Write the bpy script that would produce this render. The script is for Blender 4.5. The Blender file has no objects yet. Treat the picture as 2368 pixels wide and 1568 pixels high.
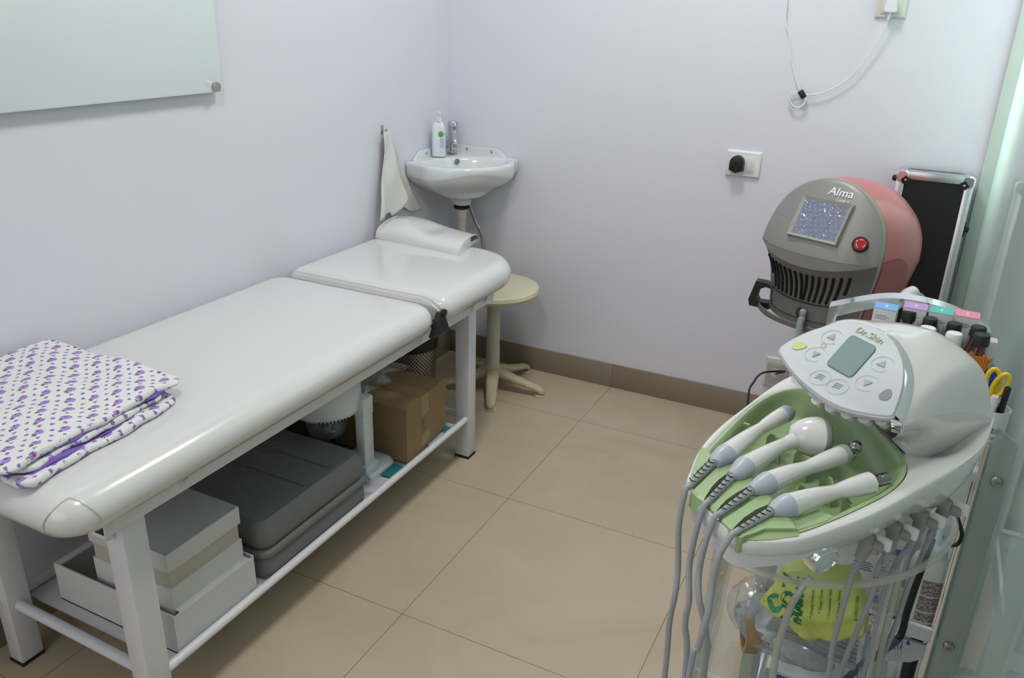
import bpy, bmesh, math, random
from mathutils import Vector, Matrix, Euler
random.seed(7)
scene = bpy.context.scene
COL = scene.collection
PI = math.pi

# ------------------------------------------------------------------ camera
CX, CY, CZ = 1.7335, -2.9176, 1.4375
YAW, PITCH, ROLL, FPX = -0.4527, -0.3867, 0.0281, 1881.31
IW, IH = 2368, 1568
def cam_axes():
    cy, sy, cp, sp = math.cos(YAW), math.sin(YAW), math.cos(PITCH), math.sin(PITCH)
    f = Vector((sy*cp, cy*cp, sp)); r = Vector((cy, -sy, 0)); u = r.cross(f)
    cr, sr = math.cos(ROLL), math.sin(ROLL)
    return cr*r+sr*u, -sr*r+cr*u, f
AR, AU, AF = cam_axes()
CAMP = Vector((CX, CY, CZ))
cd = bpy.data.cameras.new('camera'); cam = bpy.data.objects.new('camera', cd); COL.objects.link(cam)
cd.sensor_width = 36; cd.lens = FPX/IW*36; cd.clip_start = 0.02
cam.matrix_world = Matrix(((AR.x, AU.x, -AF.x, CX), (AR.y, AU.y, -AF.y, CY), (AR.z, AU.z, -AF.z, CZ), (0, 0, 0, 1)))
scene.camera = cam
def on(u, v, x=None, y=None, z=None):
    """point of a room plane that the photo shows at pixel u, v"""
    d = AF + AR*((u-IW/2)/FPX) - AU*((v-IH/2)/FPX)
    if x is not None: t = (x-CX)/d.x
    elif y is not None: t = (y-CY)/d.y
    else: t = (z-CZ)/d.z
    return CAMP + d*t
def onplane(u, v, P0, n):
    d = AF + AR*((u-IW/2)/FPX) - AU*((v-IH/2)/FPX)
    return CAMP + d*(((P0-CAMP).dot(n))/d.dot(n))

# ------------------------------------------------------------------ world, colour management
w = bpy.data.worlds.new('world'); scene.world = w; w.use_nodes = True
w.node_tree.nodes['Background'].inputs[0].default_value = (0.95, 0.95, 1.0, 1)
w.node_tree.nodes['Background'].inputs[1].default_value = 0.6
vs = scene.view_settings
vs.view_transform = 'Standard'; vs.look = 'None'; vs.gamma = 1; vs.use_curve_mapping = False
vs.exposure = 0.33
def area(name, loc, rot, sx, sy, power, col):
    l = bpy.data.lights.new(name, 'AREA'); l.shape = 'RECTANGLE'; l.size = sx; l.size_y = sy
    l.energy = power; l.color = col
    o = bpy.data.objects.new(name, l); COL.objects.link(o); o.location = loc; o.rotation_euler = rot
    return o
LPANELS = [(1.05, -0.85), (1.05, -2.45)]
PANEL_W = (11.0, 7.5)
scene.cycles.transparent_max_bounces = 32
for i, (lx, ly) in enumerate(LPANELS):
    area('ceiling_lamp_light', (lx, ly, 2.655), (0, 0, 0), 0.34, 0.34, PANEL_W[i], (1.0, 0.975, 0.95))
# daylight on the far side of the frosted glass partition
area('corridor_daylight', (2.20, -0.18, 1.75), (0, math.radians(90), 0), 1.5, 0.25, 30, (0.96, 1.0, 0.97))
area('front_fill_light', (0.7, -4.30, 1.5), (math.radians(90), 0, 0), 1.4, 1.6, 8, (1.0, 0.98, 0.98))  # unseen front fill behind the camera; the wall there has no opening

# ------------------------------------------------------------------ materials
def mat(name, col, rough=0.5, metal=0.0, spec=0.5, bump=0.0, bscale=200, coat=0.0, trans=0.0, ior=1.45,
        alpha=1.0, sheen=0.0, var=0.0, vscale=5.0, emit=None, sub=0.0, coat_rough=0.05):
    m = bpy.data.materials.new(name); m.use_nodes = True
    nt = m.node_tree; b = nt.nodes['Principled BSDF']
    b.inputs['Base Color'].default_value = (*col, 1); b.inputs['Roughness'].default_value = rough
    b.inputs['Metallic'].default_value = metal; b.inputs['Specular IOR Level'].default_value = spec
    b.inputs['Coat Weight'].default_value = coat; b.inputs['Coat Roughness'].default_value = coat_rough
    b.inputs['Transmission Weight'].default_value = trans
    b.inputs['IOR'].default_value = ior; b.inputs['Alpha'].default_value = alpha
    b.inputs['Sheen Weight'].default_value = sheen
    if sub:
        b.inputs['Subsurface Weight'].default_value = sub; b.inputs['Subsurface Radius'].default_value = (.02, .02, .02)
    if emit:
        b.inputs['Emission Color'].default_value = (*emit[0], 1); b.inputs['Emission Strength'].default_value = emit[1]
    tc = nt.nodes.new('ShaderNodeTexCoord')
    if bump:
        n = nt.nodes.new('ShaderNodeTexNoise'); n.inputs['Scale'].default_value = bscale; n.inputs['Detail'].default_value = 3
        bp = nt.nodes.new('ShaderNodeBump'); bp.inputs['Strength'].default_value = bump; bp.inputs['Distance'].default_value = 0.002
        nt.links.new(tc.outputs['Object'], n.inputs['Vector']); nt.links.new(n.outputs['Fac'], bp.inputs['Height'])
        nt.links.new(bp.outputs['Normal'], b.inputs['Normal'])
    if var:
        n = nt.nodes.new('ShaderNodeTexNoise'); n.inputs['Scale'].default_value = vscale; n.inputs['Detail'].default_value = 5
        nt.links.new(tc.outputs['Object'], n.inputs['Vector'])
        mx = nt.nodes.new('ShaderNodeMix'); mx.data_type = 'RGBA'
        mx.inputs[6].default_value = (*[c*(1-var) for c in col], 1); mx.inputs[7].default_value = (*[min(1, c*(1+var)) for c in col], 1)
        nt.links.new(n.outputs['Fac'], mx.inputs[0]); nt.links.new(mx.outputs[2], b.inputs['Base Color'])
    return m
def clearmat(name, tint, refl=0.12, rough=0.03, op=0.0, opcol=(1, 1, 1)):
    """thin clear plastic or glass: see-through, tinted, with a fresnel gloss"""
    m = bpy.data.materials.new(name); m.use_nodes = True; nt = m.node_tree
    for n in list(nt.nodes):
        if n.type != 'OUTPUT_MATERIAL': nt.nodes.remove(n)
    out = [n for n in nt.nodes if n.type == 'OUTPUT_MATERIAL'][0]
    t = nt.nodes.new('ShaderNodeBsdfTransparent'); t.inputs[0].default_value = (*tint, 1)
    g = nt.nodes.new('ShaderNodeBsdfGlossy'); g.inputs['Roughness'].default_value = rough
    d = nt.nodes.new('ShaderNodeBsdfDiffuse'); d.inputs[0].default_value = (*opcol, 1)
    lw = nt.nodes.new('ShaderNodeLayerWeight'); f = nt.nodes.new('ShaderNodeMath'); f.operation = 'POWER'; f.inputs[1].default_value = 4.5
    nt.links.new(lw.outputs['Facing'], f.inputs[0])
    ma = nt.nodes.new('ShaderNodeMath'); ma.operation = 'MULTIPLY_ADD'; ma.inputs[1].default_value = 0.6; ma.inputs[2].default_value = refl*.6
    ma.use_clamp = True
    mo = nt.nodes.new('ShaderNodeMixShader'); mo.inputs[0].default_value = op
    mx = nt.nodes.new('ShaderNodeMixShader')
    nt.links.new(f.outputs[0], ma.inputs[0]); nt.links.new(ma.outputs[0], mx.inputs[0])
    nt.links.new(t.outputs[0], mo.inputs[1]); nt.links.new(d.outputs[0], mo.inputs[2])
    nt.links.new(mo.outputs[0], mx.inputs[1]); nt.links.new(g.outputs[0], mx.inputs[2])
    nt.links.new(mx.outputs[0], out.inputs[0])
    return m
WHITE_PAINT = mat('lilac_wall_paint', (0.735, 0.735, 0.815), 0.6, spec=0.3, bump=0.12, bscale=60, var=0.012, vscale=2)
CEIL = mat('ceiling_white', (0.85, 0.85, 0.85), 0.8)
GLAZED = mat('white_glazed_ceramic', (0.70, 0.73, 0.74), 0.12, coat=0.6)
CHROME = mat('chrome', (0.82, 0.83, 0.85), 0.08, metal=1)
TAPCHROME = mat('tap_chrome', (0.58, 0.60, 0.63), 0.10, metal=1)
STEEL = mat('brushed_steel', (0.45, 0.44, 0.42), 0.3, metal=1)
DKSTEEL = mat('dark_polished_steel', (0.30, 0.29, 0.28), 0.12, metal=1)
VINYL = mat('glossy_white_vinyl', (0.69, 0.69, 0.68), 0.22, coat=0.55, bump=0.05, bscale=14, var=0.015, vscale=3)
FRAMEP = mat('white_powder_coat', (0.72, 0.72, 0.75), 0.35, coat=0.2)
BLACK = mat('black_plastic', (0.012, 0.012, 0.014), 0.4)
BLACKG = mat('black_cap_plastic', (0.02, 0.022, 0.024), 0.55, bump=0.1)
RUBBER = mat('dark_rubber', (0.02, 0.02, 0.022), 0.7)
IVORY = mat('aged_ivory_plastic', (0.66, 0.61, 0.44), 0.45, var=0.08, vscale=9)
IVDIRT = mat('grimy_ivory_plastic', (0.52, 0.45, 0.29), 0.5, var=0.22, vscale=14)
IVPIPE = mat('ivory_grey_tube', (0.58, 0.57, 0.48), 0.45, var=0.06, vscale=9)
TOWEL = mat('white_terry', (0.76, 0.75, 0.72), 0.95, bump=0.9, bscale=420, sheen=0.3)
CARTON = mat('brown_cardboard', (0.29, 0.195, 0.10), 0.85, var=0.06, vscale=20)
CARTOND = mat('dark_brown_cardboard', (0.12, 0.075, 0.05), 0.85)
TAPE = mat('brown_packing_tape', (0.34, 0.22, 0.10), 0.25)
WCARD = mat('white_card', (0.66, 0.665, 0.65), 0.7, var=0.02)
WCARDG = mat('shaded_white_card', (0.44, 0.455, 0.47), 0.45)  # white card with shade put into its colour
BEIGEC = mat('beige_card', (0.52, 0.49, 0.41), 0.7)
GREYCASE = mat('grey_moulded_plastic', (0.175, 0.178, 0.182), 0.5, bump=0.25, bscale=500)
PLASTW = mat('white_plastic', (0.72, 0.76, 0.80), 0.3, coat=0.2)
SOCKETW = mat('socket_white_plastic', (0.74, 0.76, 0.75), 0.35)
SOCKETC = mat('socket_cream_plastic', (0.66, 0.66, 0.60), 0.4)
SHELL = mat('glossy_white_shell', (0.70, 0.695, 0.68), 0.15, coat=0.7)
PANELW = mat('satin_white_panel', (0.57, 0.61, 0.63), 0.6, spec=0.3)
GREEN = mat('pale_green_plastic', (0.33, 0.46, 0.23), 0.3, coat=0.25)
LCD = mat('grey_green_display', (0.17, 0.26, 0.27), 0.5, spec=0.3, var=0.04)
CABLEG = mat('grey_cable', (0.34, 0.355, 0.37), 0.5)
COLLARG = mat('blue_grey_plastic', (0.42, 0.46, 0.52), 0.35)
PLUGG = mat('grey_plug_plastic', (0.30, 0.30, 0.29), 0.5)
ALMAG = mat('metallic_grey_paint', (0.27, 0.265, 0.25), 0.42, metal=0.25, bump=0.15, bscale=700)
ALMAD = mat('dark_metallic_grey_paint', (0.17, 0.165, 0.155), 0.45, metal=0.25, bump=0.15, bscale=700)
ALMAE = mat('grey_green_trim', (0.30, 0.32, 0.26), 0.4)
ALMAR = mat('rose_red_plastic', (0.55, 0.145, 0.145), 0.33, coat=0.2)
ALMARD = mat('deep_rose_red', (0.40, 0.095, 0.10), 0.4)
REDB = mat('red_button', (0.45, 0.005, 0.008), 0.12, coat=0.8)
SCREENF = mat('screen_glass', (0.13, 0.15, 0.24), 0.15)
ALUM = mat('brushed_aluminium', (0.62, 0.64, 0.65), 0.3, metal=1)
CASEB = mat('black_case_panel', (0.008, 0.008, 0.010), 0.6, bump=0.3, bscale=900)
AMBER = mat('amber_glass', (0.075, 0.022, 0.006), 0.05, coat=1.0)
WCAP = mat('white_cap_plastic', (0.80, 0.80, 0.78), 0.45)
PAPERW = mat('white_label_card', (0.62, 0.63, 0.63), 0.6)
INK = mat('grey_ink', (0.16, 0.16, 0.17), 0.6)
INKL = mat('pale_grey_ink', (0.52, 0.56, 0.56), 0.5)
INKB = mat('brown_ink', (0.20, 0.13, 0.11), 0.6)
INKBL = mat('blue_ink', (0.02, 0.08, 0.35), 0.5)
INKO = mat('orange_ink', (0.62, 0.22, 0.06), 0.5)
LIME = mat('lime_green_print', (0.50, 0.60, 0.20), 0.5)
DGREEN = mat('dark_green_print', (0.01, 0.16, 0.06), 0.5)
TEAL = mat('teal_leaflet', (0.03, 0.24, 0.26), 0.35)
BOX_BLUE = mat('blue_print', (0.18, 0.42, 0.78), 0.5)
BOX_LILAC = mat('lilac_print', (0.52, 0.30, 0.62), 0.5)
BOX_MINT = mat('mint_print', (0.09, 0.56, 0.44), 0.5)
BOX_PINK = mat('pink_print', (0.78, 0.28, 0.37), 0.5)
YELLOW = mat('yellow_plastic', (0.85, 0.60, 0.01), 0.3, coat=0.3)
ORANGE = mat('orange_bristle', (0.55, 0.17, 0.01), 0.6)
BLUEP = mat('blue_plastic', (0.03, 0.12, 0.60), 0.3)
PURPLE = mat('purple_lining', (0.22, 0.12, 0.50), 0.85)
WCABLE = mat('white_cable', (0.76, 0.77, 0.80), 0.4)
LOGOS = mat('silver_lettering', (0.80, 0.82, 0.85), 0.35)
GOLD = mat('brass_key', (0.55, 0.47, 0.30), 0.25, metal=1)
CLEAR = clearmat('clear_acrylic', (0.93, 0.95, 0.95), 0.07, 0.04, 0.02)
ACRYEDGE = clearmat('acrylic_edge', (0.93, 0.94, 0.91), 0.08, 0.15, 0.30, (0.80, 0.80, 0.74))
GLASSB = clearmat('aqua_glass', (0.80, 0.87, 0.85), 0.07, 0.04, 0.38, (0.52, 0.56, 0.52))
JARGL = clearmat('clear_jar', (0.78, 0.82, 0.82), 0.12, 0.05, 0.10, (0.6, 0.65, 0.65))
FILM = clearmat('clear_film', (0.95, 0.95, 0.95), 0.16, 0.15, 0.13, (0.75, 0.77, 0.78))
FILMG = clearmat('grey_film', (0.84, 0.86, 0.88), 0.20, 0.15, 0.35, (0.50, 0.54, 0.57))
BAGG = mat('yellow_green_bag_film', (0.56, 0.63, 0.15), 0.35, var=0.12, vscale=18, sub=0.0)

def nodes(m): return m.node_tree.nodes, m.node_tree.links, m.node_tree.nodes['Principled BSDF']
# floor tiles: 600 mm, thin joints, faint mottling
FLOORM = mat('beige_porcelain_tile', (0.42, 0.37, 0.28), 0.22, spec=0.45)
N, L, B = nodes(FLOORM)
tc = N.new('ShaderNodeTexCoord'); mp = N.new('ShaderNodeMapping'); br = N.new('ShaderNodeTexBrick')
mp.inputs['Location'].default_value = (-0.7767-1.2*0+0.6*2, 0.3447+0.6*0, 0)
br.offset = 0; br.inputs['Scale'].default_value = 1; br.inputs['Brick Width'].default_value = 0.6; br.inputs['Row Height'].default_value = 0.6
br.inputs['Mortar Size'].default_value = 0.0009; br.inputs['Mortar Smooth'].default_value = 0.3
br.inputs['Color1'].default_value = (0.49, 0.41, 0.30, 1); br.inputs['Color2'].default_value = (0.505, 0.425, 0.31, 1)
br.inputs['Mortar'].default_value = (0.13, 0.11, 0.08, 1)
n1 = N.new('ShaderNodeTexNoise'); n1.inputs['Scale'].default_value = 3.2; n1.inputs['Detail'].default_value = 6; n1.inputs['Distortion'].default_value = 1.2
mx = N.new('ShaderNodeMix'); mx.data_type = 'RGBA'; mx.blend_type = 'MULTIPLY'; mx.inputs[0].default_value = 1
cr = N.new('ShaderNodeValToRGB'); cr.color_ramp.elements[0].position = 0.3; cr.color_ramp.elements[0].color = (0.93, 0.92, 0.90, 1)
cr.color_ramp.elements[1].position = 0.7; cr.color_ramp.elements[1].color = (1.04, 1.04, 1.05, 1)
L.new(tc.outputs['Object'], mp.inputs[0]); L.new(mp.outputs[0], br.inputs[0]); L.new(tc.outputs['Object'], n1.inputs[0])
L.new(n1.outputs['Fac'], cr.inputs[0]); L.new(br.outputs[0], mx.inputs[6]); L.new(cr.outputs[0], mx.inputs[7]); L.new(mx.outputs[2], B.inputs['Base Color'])
SKIRTM = mat('brown_stone_skirting', (0.27, 0.225, 0.165), 0.3, var=0.05, vscale=8)
# frosted glass partition
FROST = mat('frosted_aqua_glass', (0.40, 0.55, 0.52), 0.08, spec=0.6)
N, L, B = nodes(FROST)
tr = N.new('ShaderNodeBsdfTranslucent'); tr.inputs[0].default_value = (0.84, 0.97, 0.92, 1)
gl = N.new('ShaderNodeBsdfGlossy'); gl.inputs['Roughness'].default_value = 0.02
df = N.new('ShaderNodeBsdfDiffuse'); df.inputs[0].default_value = (0.54, 0.62, 0.60, 1)
fr = N.new('ShaderNodeFresnel'); fr.inputs[0].default_value = 1.42
m1 = N.new('ShaderNodeMixShader'); m1.inputs[0].default_value = 0.35; m2 = N.new('ShaderNodeMixShader')
out = [n for n in N if n.type == 'OUTPUT_MATERIAL'][0]
L.new(df.outputs[0], m1.inputs[1]); L.new(tr.outputs[0], m1.inputs[2]); fm = N.new('ShaderNodeMath'); fm.operation = 'MULTIPLY'; fm.inputs[1].default_value = 0.62; L.new(fr.outputs[0], fm.inputs[0]); L.new(fm.outputs[0], m2.inputs[0])
L.new(m1.outputs[0], m2.inputs[1]); L.new(gl.outputs[0], m2.inputs[2]); L.new(m2.outputs[0], out.inputs[0])
# back-painted glass writing board
BOARD = mat('pale_aqua_back_painted_glass', (0.78, 0.86, 0.87), 0.12, spec=0.5, coat=0.9, coat_rough=0.10)
BOARDE = mat('pale_glass_edge', (0.62, 0.72, 0.70), 0.2)
# perforated steel
PERF = mat('perforated_steel', (0.42, 0.38, 0.30), 0.35, metal=0.8)
N, L, B = nodes(PERF)
tc = N.new('ShaderNodeTexCoord'); mp = N.new('ShaderNodeMapping'); vo = N.new('ShaderNodeTexVoronoi')
vo.voronoi_dimensions = '2D'; vo.inputs['Randomness'].default_value = 0; vo.inputs['Scale'].default_value = 90
sx = N.new('ShaderNodeSeparateXYZ'); at2 = N.new('ShaderNodeMath'); at2.operation = 'ARCTAN2'
mu = N.new('ShaderNodeMath'); mu.operation = 'MULTIPLY'; mu.inputs[1].default_value = 0.11
cb = N.new('ShaderNodeCombineXYZ'); mp.inputs['Rotation'].default_value = (0, 0, PI/4)
L.new(tc.outputs['Object'], sx.inputs[0]); L.new(sx.outputs[0], at2.inputs[0]); L.new(sx.outputs[1], at2.inputs[1])
L.new(at2.outputs[0], mu.inputs[0]); L.new(mu.outputs[0], cb.inputs[0]); L.new(sx.outputs[2], cb.inputs[1])
L.new(cb.outputs[0], mp.inputs[0]); L.new(mp.outputs[0], vo.inputs['Vector'])
gt = N.new('ShaderNodeMath'); gt.operation = 'GREATER_THAN'; gt.inputs[1].default_value = 0.30
mx = N.new('ShaderNodeMix'); mx.data_type = 'RGBA'; mx.inputs[6].default_value = (0.01, 0.01, 0.01, 1); mx.inputs[7].default_value = (0.42, 0.38, 0.30, 1)
L.new(vo.outputs['Distance'], gt.inputs[0]); L.new(gt.outputs[0], mx.inputs[0]); L.new(mx.outputs[2], B.inputs['Base Color'])
# quilt with purple flowers
QUILT = mat('floral_cotton', (0.75, 0.75, 0.73), 0.9, sheen=0.1)
N, L, B = nodes(QUILT)
tc = N.new('ShaderNodeTexCoord'); mp = N.new('ShaderNodeMapping'); mp.inputs['Rotation'].default_value = (0, 0, math.radians(40))
wn = N.new('ShaderNodeTexNoise'); wn.inputs['Scale'].default_value = 260; wn.inputs['Detail'].default_value = 2
vm = N.new('ShaderNodeVectorMath'); vm.operation = 'MULTIPLY_ADD'; vm.inputs[1].default_value = (0.010, 0.010, 0.0)
sub = N.new('ShaderNodeVectorMath'); sub.operation = 'SUBTRACT'; sub.inputs[1].default_value = (0.5, 0.5, 0.5)
L.new(tc.outputs['Object'], wn.inputs['Vector']); L.new(wn.outputs['Color'], sub.inputs[0])
L.new(sub.outputs[0], vm.inputs[0]); L.new(mp.outputs[0], vm.inputs[2])
qs = N.new('ShaderNodeSeparateXYZ'); qa = N.new('ShaderNodeMath'); qc_ = N.new('ShaderNodeCombineXYZ')
L.new(tc.outputs['Object'], qs.inputs[0]); L.new(qs.outputs[0], qa.inputs[0]); L.new(qs.outputs[2], qa.inputs[1]); L.new(qa.outputs[0], qc_.inputs[0]); L.new(qs.outputs[1], qc_.inputs[1]); L.new(qc_.outputs[0], mp.inputs[0])
def grid_dist(scale, off, rad, distort=True):
    v = N.new('ShaderNodeTexVoronoi'); v.voronoi_dimensions = '2D'; v.inputs['Randomness'].default_value = 0; v.inputs['Scale'].default_value = scale
    a = N.new('ShaderNodeVectorMath'); a.operation = 'ADD'; a.inputs[1].default_value = off
    L.new((vm if distort else mp).outputs[0], a.inputs[0]); L.new(a.outputs[0], v.inputs['Vector'])
    lt = N.new('ShaderNodeMath'); lt.operation = 'LESS_THAN'; lt.inputs[1].default_value = rad
    L.new(v.outputs['Distance'], lt.inputs[0]); return lt
QZ = 0.0
big = grid_dist(23.5, (0, 0, QZ), 0.205); small = grid_dist(47, (0, 0, QZ), 0.18); red = grid_dist(23.5, (0.004, 0.002, QZ), 0.07)
grn = grid_dist(23.5, (-0.008, 0.007, QZ), 0.11)
prev = None; colr = (0.75, 0.75, 0.73, 1)
for msk, c in ((small, (0.23, 0.16, 0.46, 1)), (grn, (0.12, 0.15, 0.10, 1)), (big, (0.33, 0.24, 0.60, 1)), (red, (0.30, 0.06, 0.22, 1))):
    mx = N.new('ShaderNodeMix'); mx.data_type = 'RGBA'; mx.inputs[7].default_value = c
    if prev is None: mx.inputs[6].default_value = colr
    else: L.new(prev.outputs[2], mx.inputs[6])
    L.new(msk.outputs[0], mx.inputs[0]); prev = mx
L.new(prev.outputs[2], B.inputs['Base Color'])
bn = N.new('ShaderNodeTexNoise'); bn.inputs['Scale'].default_value = 28; bn.inputs['Detail'].default_value = 5
bp = N.new('ShaderNodeBump'); bp.inputs['Strength'].default_value = 0.5; bp.inputs['Distance'].default_value = 0.006
L.new(tc.outputs['Object'], bn.inputs['Vector']); L.new(bn.outputs['Fac'], bp.inputs['Height']); L.new(bp.outputs[0], B.inputs['Normal'])
# crinkled film over the laser machine's screen
CRINK = mat('crinkled_screen_film', (0.17, 0.19, 0.30), 0.12, coat=1.0, spec=1.0)
N, L, B = nodes(CRINK)
tc = N.new('ShaderNodeTexCoord'); wn = N.new('ShaderNodeTexNoise'); wn.inputs['Scale'].default_value = 42; wn.inputs['Detail'].default_value = 1.5; wn.inputs['Distortion'].default_value = 1.0
bp = N.new('ShaderNodeBump'); bp.inputs['Strength'].default_value = 1.0; bp.inputs['Distance'].default_value = 0.006
L.new(tc.outputs['Object'], wn.inputs['Vector']); L.new(wn.outputs['Fac'], bp.inputs['Height']); L.new(bp.outputs[0], B.inputs['Normal']); L.new(bp.outputs[0], B.inputs['Coat Normal'])
# fine print
def printmat(name, base, ink, scale=(300, 60, 300)):
    m = mat(name, base, 0.6); N, L, B = nodes(m)
    tc = N.new('ShaderNodeTexCoord'); mp = N.new('ShaderNodeMapping'); mp.inputs['Scale'].default_value = scale
    wn = N.new('ShaderNodeTexNoise'); wn.inputs['Scale'].default_value = 6; wn.inputs['Detail'].default_value = 2
    gt = N.new('ShaderNodeMath'); gt.operation = 'GREATER_THAN'; gt.inputs[1].default_value = 0.5
    mx = N.new('ShaderNodeMix'); mx.data_type = 'RGBA'; mx.inputs[6].default_value = (*base, 1); mx.inputs[7].default_value = (*ink, 1)
    L.new(tc.outputs['Object'], mp.inputs[0]); L.new(mp.outputs[0], wn.inputs['Vector']); L.new(wn.outputs['Fac'], gt.inputs[0])
    L.new(gt.outputs[0], mx.inputs[0]); L.new(mx.outputs[2], B.inputs['Base Color']); return m
SMALLPRINT = printmat('brown_small_print', (0.55, 0.53, 0.50), (0.17, 0.10, 0.09), (40, 40, 120))

# ------------------------------------------------------------------ geometry helpers
V = Vector
def empty(name, loc, label, cat, group=None, rot=(0, 0, 0)):
    o = bpy.data.objects.new(name, None); COL.objects.link(o); o.location = loc; o.rotation_euler = rot
    o.empty_display_size = 0.02; o['label'] = label; o['category'] = cat
    if group: o['group'] = group
    return o
def tag(o, label, cat, group=None, kind=None):
    o['label'] = label; o['category'] = cat
    if group: o['group'] = group
    if kind: o['kind'] = kind
    return o
def struct(o): o['kind'] = 'structure'; return o
class MB:
    """collects pieces in world space (or a thing's own space) and links them as one mesh object"""
    def __init__(s): s.v = []; s.f = []; s.m = None
    def add(s, vs, fs):
        k = len(s.v); M = s.m
        s.v += [M @ V(p) if M is not None else V(p) for p in vs]; s.f += [tuple(i+k for i in f) for f in fs]; return s
    def box(s, lo, hi, bev=0.0):
        x0, y0, z0 = lo; x1, y1, z1 = hi
        if bev <= 0:
            vs = [(x0, y0, z0), (x1, y0, z0), (x1, y1, z0), (x0, y1, z0), (x0, y0, z1), (x1, y0, z1), (x1, y1, z1), (x0, y1, z1)]
            return s.add(vs, [(3, 2, 1, 0), (4, 5, 6, 7), (0, 1, 5, 4), (1, 2, 6, 5), (2, 3, 7, 6), (3, 0, 4, 7)])
        b = min(bev, (x1-x0)/2.01, (y1-y0)/2.01, (z1-z0)/2.01)
        return s.pad((x0+x1)/2, (y0+y1)/2, x1-x0, y1-y0, b, [(b, z0), (b*.3, z0+b*.3), (0, z0+b), (0, z1-b), (b*.3, z1-b*.3), (b, z1)], n=2)
    def pad(s, cx, cy, wx, wy, r, prof, n=6, fn=None):
        rings = []
        for ins, z in prof:
            hx, hy = wx/2-ins, wy/2-ins; ring = []
            for q, (sx_, sy_) in enumerate(((1, 1), (-1, 1), (-1, -1), (1, -1))):
                rr = max((r[q] if isinstance(r, tuple) else r)-ins, 0.0004)
                for k in range(n+1):
                    a = PI/2*(q+k/n)
                    p = V((cx+sx_*(hx-rr)+rr*math.cos(a), cy+sy_*(hy-rr)+rr*math.sin(a), z))
                    ring.append(fn(p) if fn else p)
            rings.append(ring)
        return s.loft(rings, True, True)
    def loft(s, rings, cap0=False, cap1=False, closed=True):
        n = len(rings[0]); vs = [p for r in rings for p in r]; fs = []
        for i in range(len(rings)-1):
            for j in range(n if closed else n-1):
                a, b = i*n+j, i*n+(j+1) % n
                fs.append((a, b, b+n, a+n))
        if cap0: fs.append(tuple(range(n-1, -1, -1)))
        if cap1: fs.append(tuple((len(rings)-1)*n+j for j in range(n)))
        return s.add(vs, fs)
    def tube(s, pts, r, seg=10, caps=True):
        pts = [V(p) for p in pts]; rs = r if isinstance(r, (list, tuple)) else [r]*len(pts); rings = []
        t0 = (pts[1]-pts[0]).normalized(); up = V((0, 0, 1)) if abs(t0.z) < 0.9 else V((1, 0, 0)); nrm = t0.cross(up).normalized()
        for i, p in enumerate(pts):
            a = pts[max(i-1, 0)]; b = pts[min(i+1, len(pts)-1)]; t = (b-a).normalized()
            nrm = (nrm - t*nrm.dot(t)).normalized(); bn_ = t.cross(nrm)
            rings.append([p+(nrm*math.cos(2*PI*k/seg)+bn_*math.sin(2*PI*k/seg))*rs[i] for k in range(seg)])
        return s.loft(rings, caps, caps)
    def lathe(s, prof, c=(0, 0, 0), axis=(0, 0, 1), seg=28, caps=True):
        ax = V(axis).normalized(); up = V((0, 0, 1)) if abs(ax.z) < 0.9 else V((1, 0, 0)); e1 = ax.cross(up).normalized(); e2 = ax.cross(e1); c = V(c)
        rings = [[c+ax*z+(e1*math.cos(2*PI*k/seg)+e2*math.sin(2*PI*k/seg))*max(r, 1e-5) for k in range(seg)] for r, z in prof]
        return s.loft(rings, caps, caps)
    def ball(s, c, r, seg=16):
        return s.lathe([(r*math.sin(PI*k/8), -r*math.cos(PI*k/8)) for k in range(9)], c, seg=seg)
    def prism(s, poly, z0, z1):
        """poly: xy points; extruded z0..z1"""
        return s.loft([[V((p[0], p[1], z0)) for p in poly], [V((p[0], p[1], z1)) for p in poly]], True, True)
    def slab(s, pts, off):
        """closed 3d polygon extruded by vector off"""
        off = V(off); return s.loft([[V(p) for p in pts], [V(p)+off for p in pts]], True, True)
    def sheet(s, grid, thick=0.0, n=None):
        r, c = len(grid), len(grid[0]); vs = [p for row in grid for p in row]
        fs = [(i*c+j, i*c+j+1, (i+1)*c+j+1, (i+1)*c+j) for i in range(r-1) for j in range(c-1)]
        if thick:
            nn = V(n) if n else None; k = len(vs)
            back = []
            for i in range(r):
                for j in range(c):
                    if nn is None:
                        a = V(grid[min(i+1, r-1)][j])-V(grid[max(i-1, 0)][j]); b = V(grid[i][min(j+1, c-1)])-V(grid[i][max(j-1, 0)])
                        q = a.cross(b); q = q.normalized() if q.length > 1e-9 else V((0, 0, 1))
                    else: q = nn
                    back.append(V(grid[i][j])+q*thick)
            vs = vs+back; fs += [(f[3]+k, f[2]+k, f[1]+k, f[0]+k) for f in list(fs)]
            bd = [j for j in range(c)]+[i*c+c-1 for i in range(1, r)]+[(r-1)*c+j for j in range(c-2, -1, -1)]+[i*c for i in range(r-2, 0, -1)]
            for a, b in zip(bd, bd[1:]+bd[:1]): fs.append((b, a, a+k, b+k))
        return s.add(vs, fs)
    def build(s, name, m, parent=None, smooth=True, ang=40, local=False, loc=None):
        """local=True: vertices are already in the root's own space"""
        base = V((0, 0, 0))
        if parent is not None and not local:
            q = parent; base = V((0, 0, 0))
            while q is not None: base = base + q.location; q = q.parent
        if loc is not None: base = V(loc)
        me = bpy.data.meshes.new(name); me.from_pydata([tuple(p-base) for p in s.v], [], s.f); me.update()
        bm = bmesh.new(); bm.from_mesh(me); bmesh.ops.recalc_face_normals(bm, faces=bm.faces); bm.to_mesh(me); bm.free()
        if smooth:
            me.polygons.foreach_set('use_smooth', [True]*len(me.polygons)); me.set_sharp_from_angle(angle=math.radians(ang))
        me.materials.append(m); o = bpy.data.objects.new(name, me); COL.objects.link(o)
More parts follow.
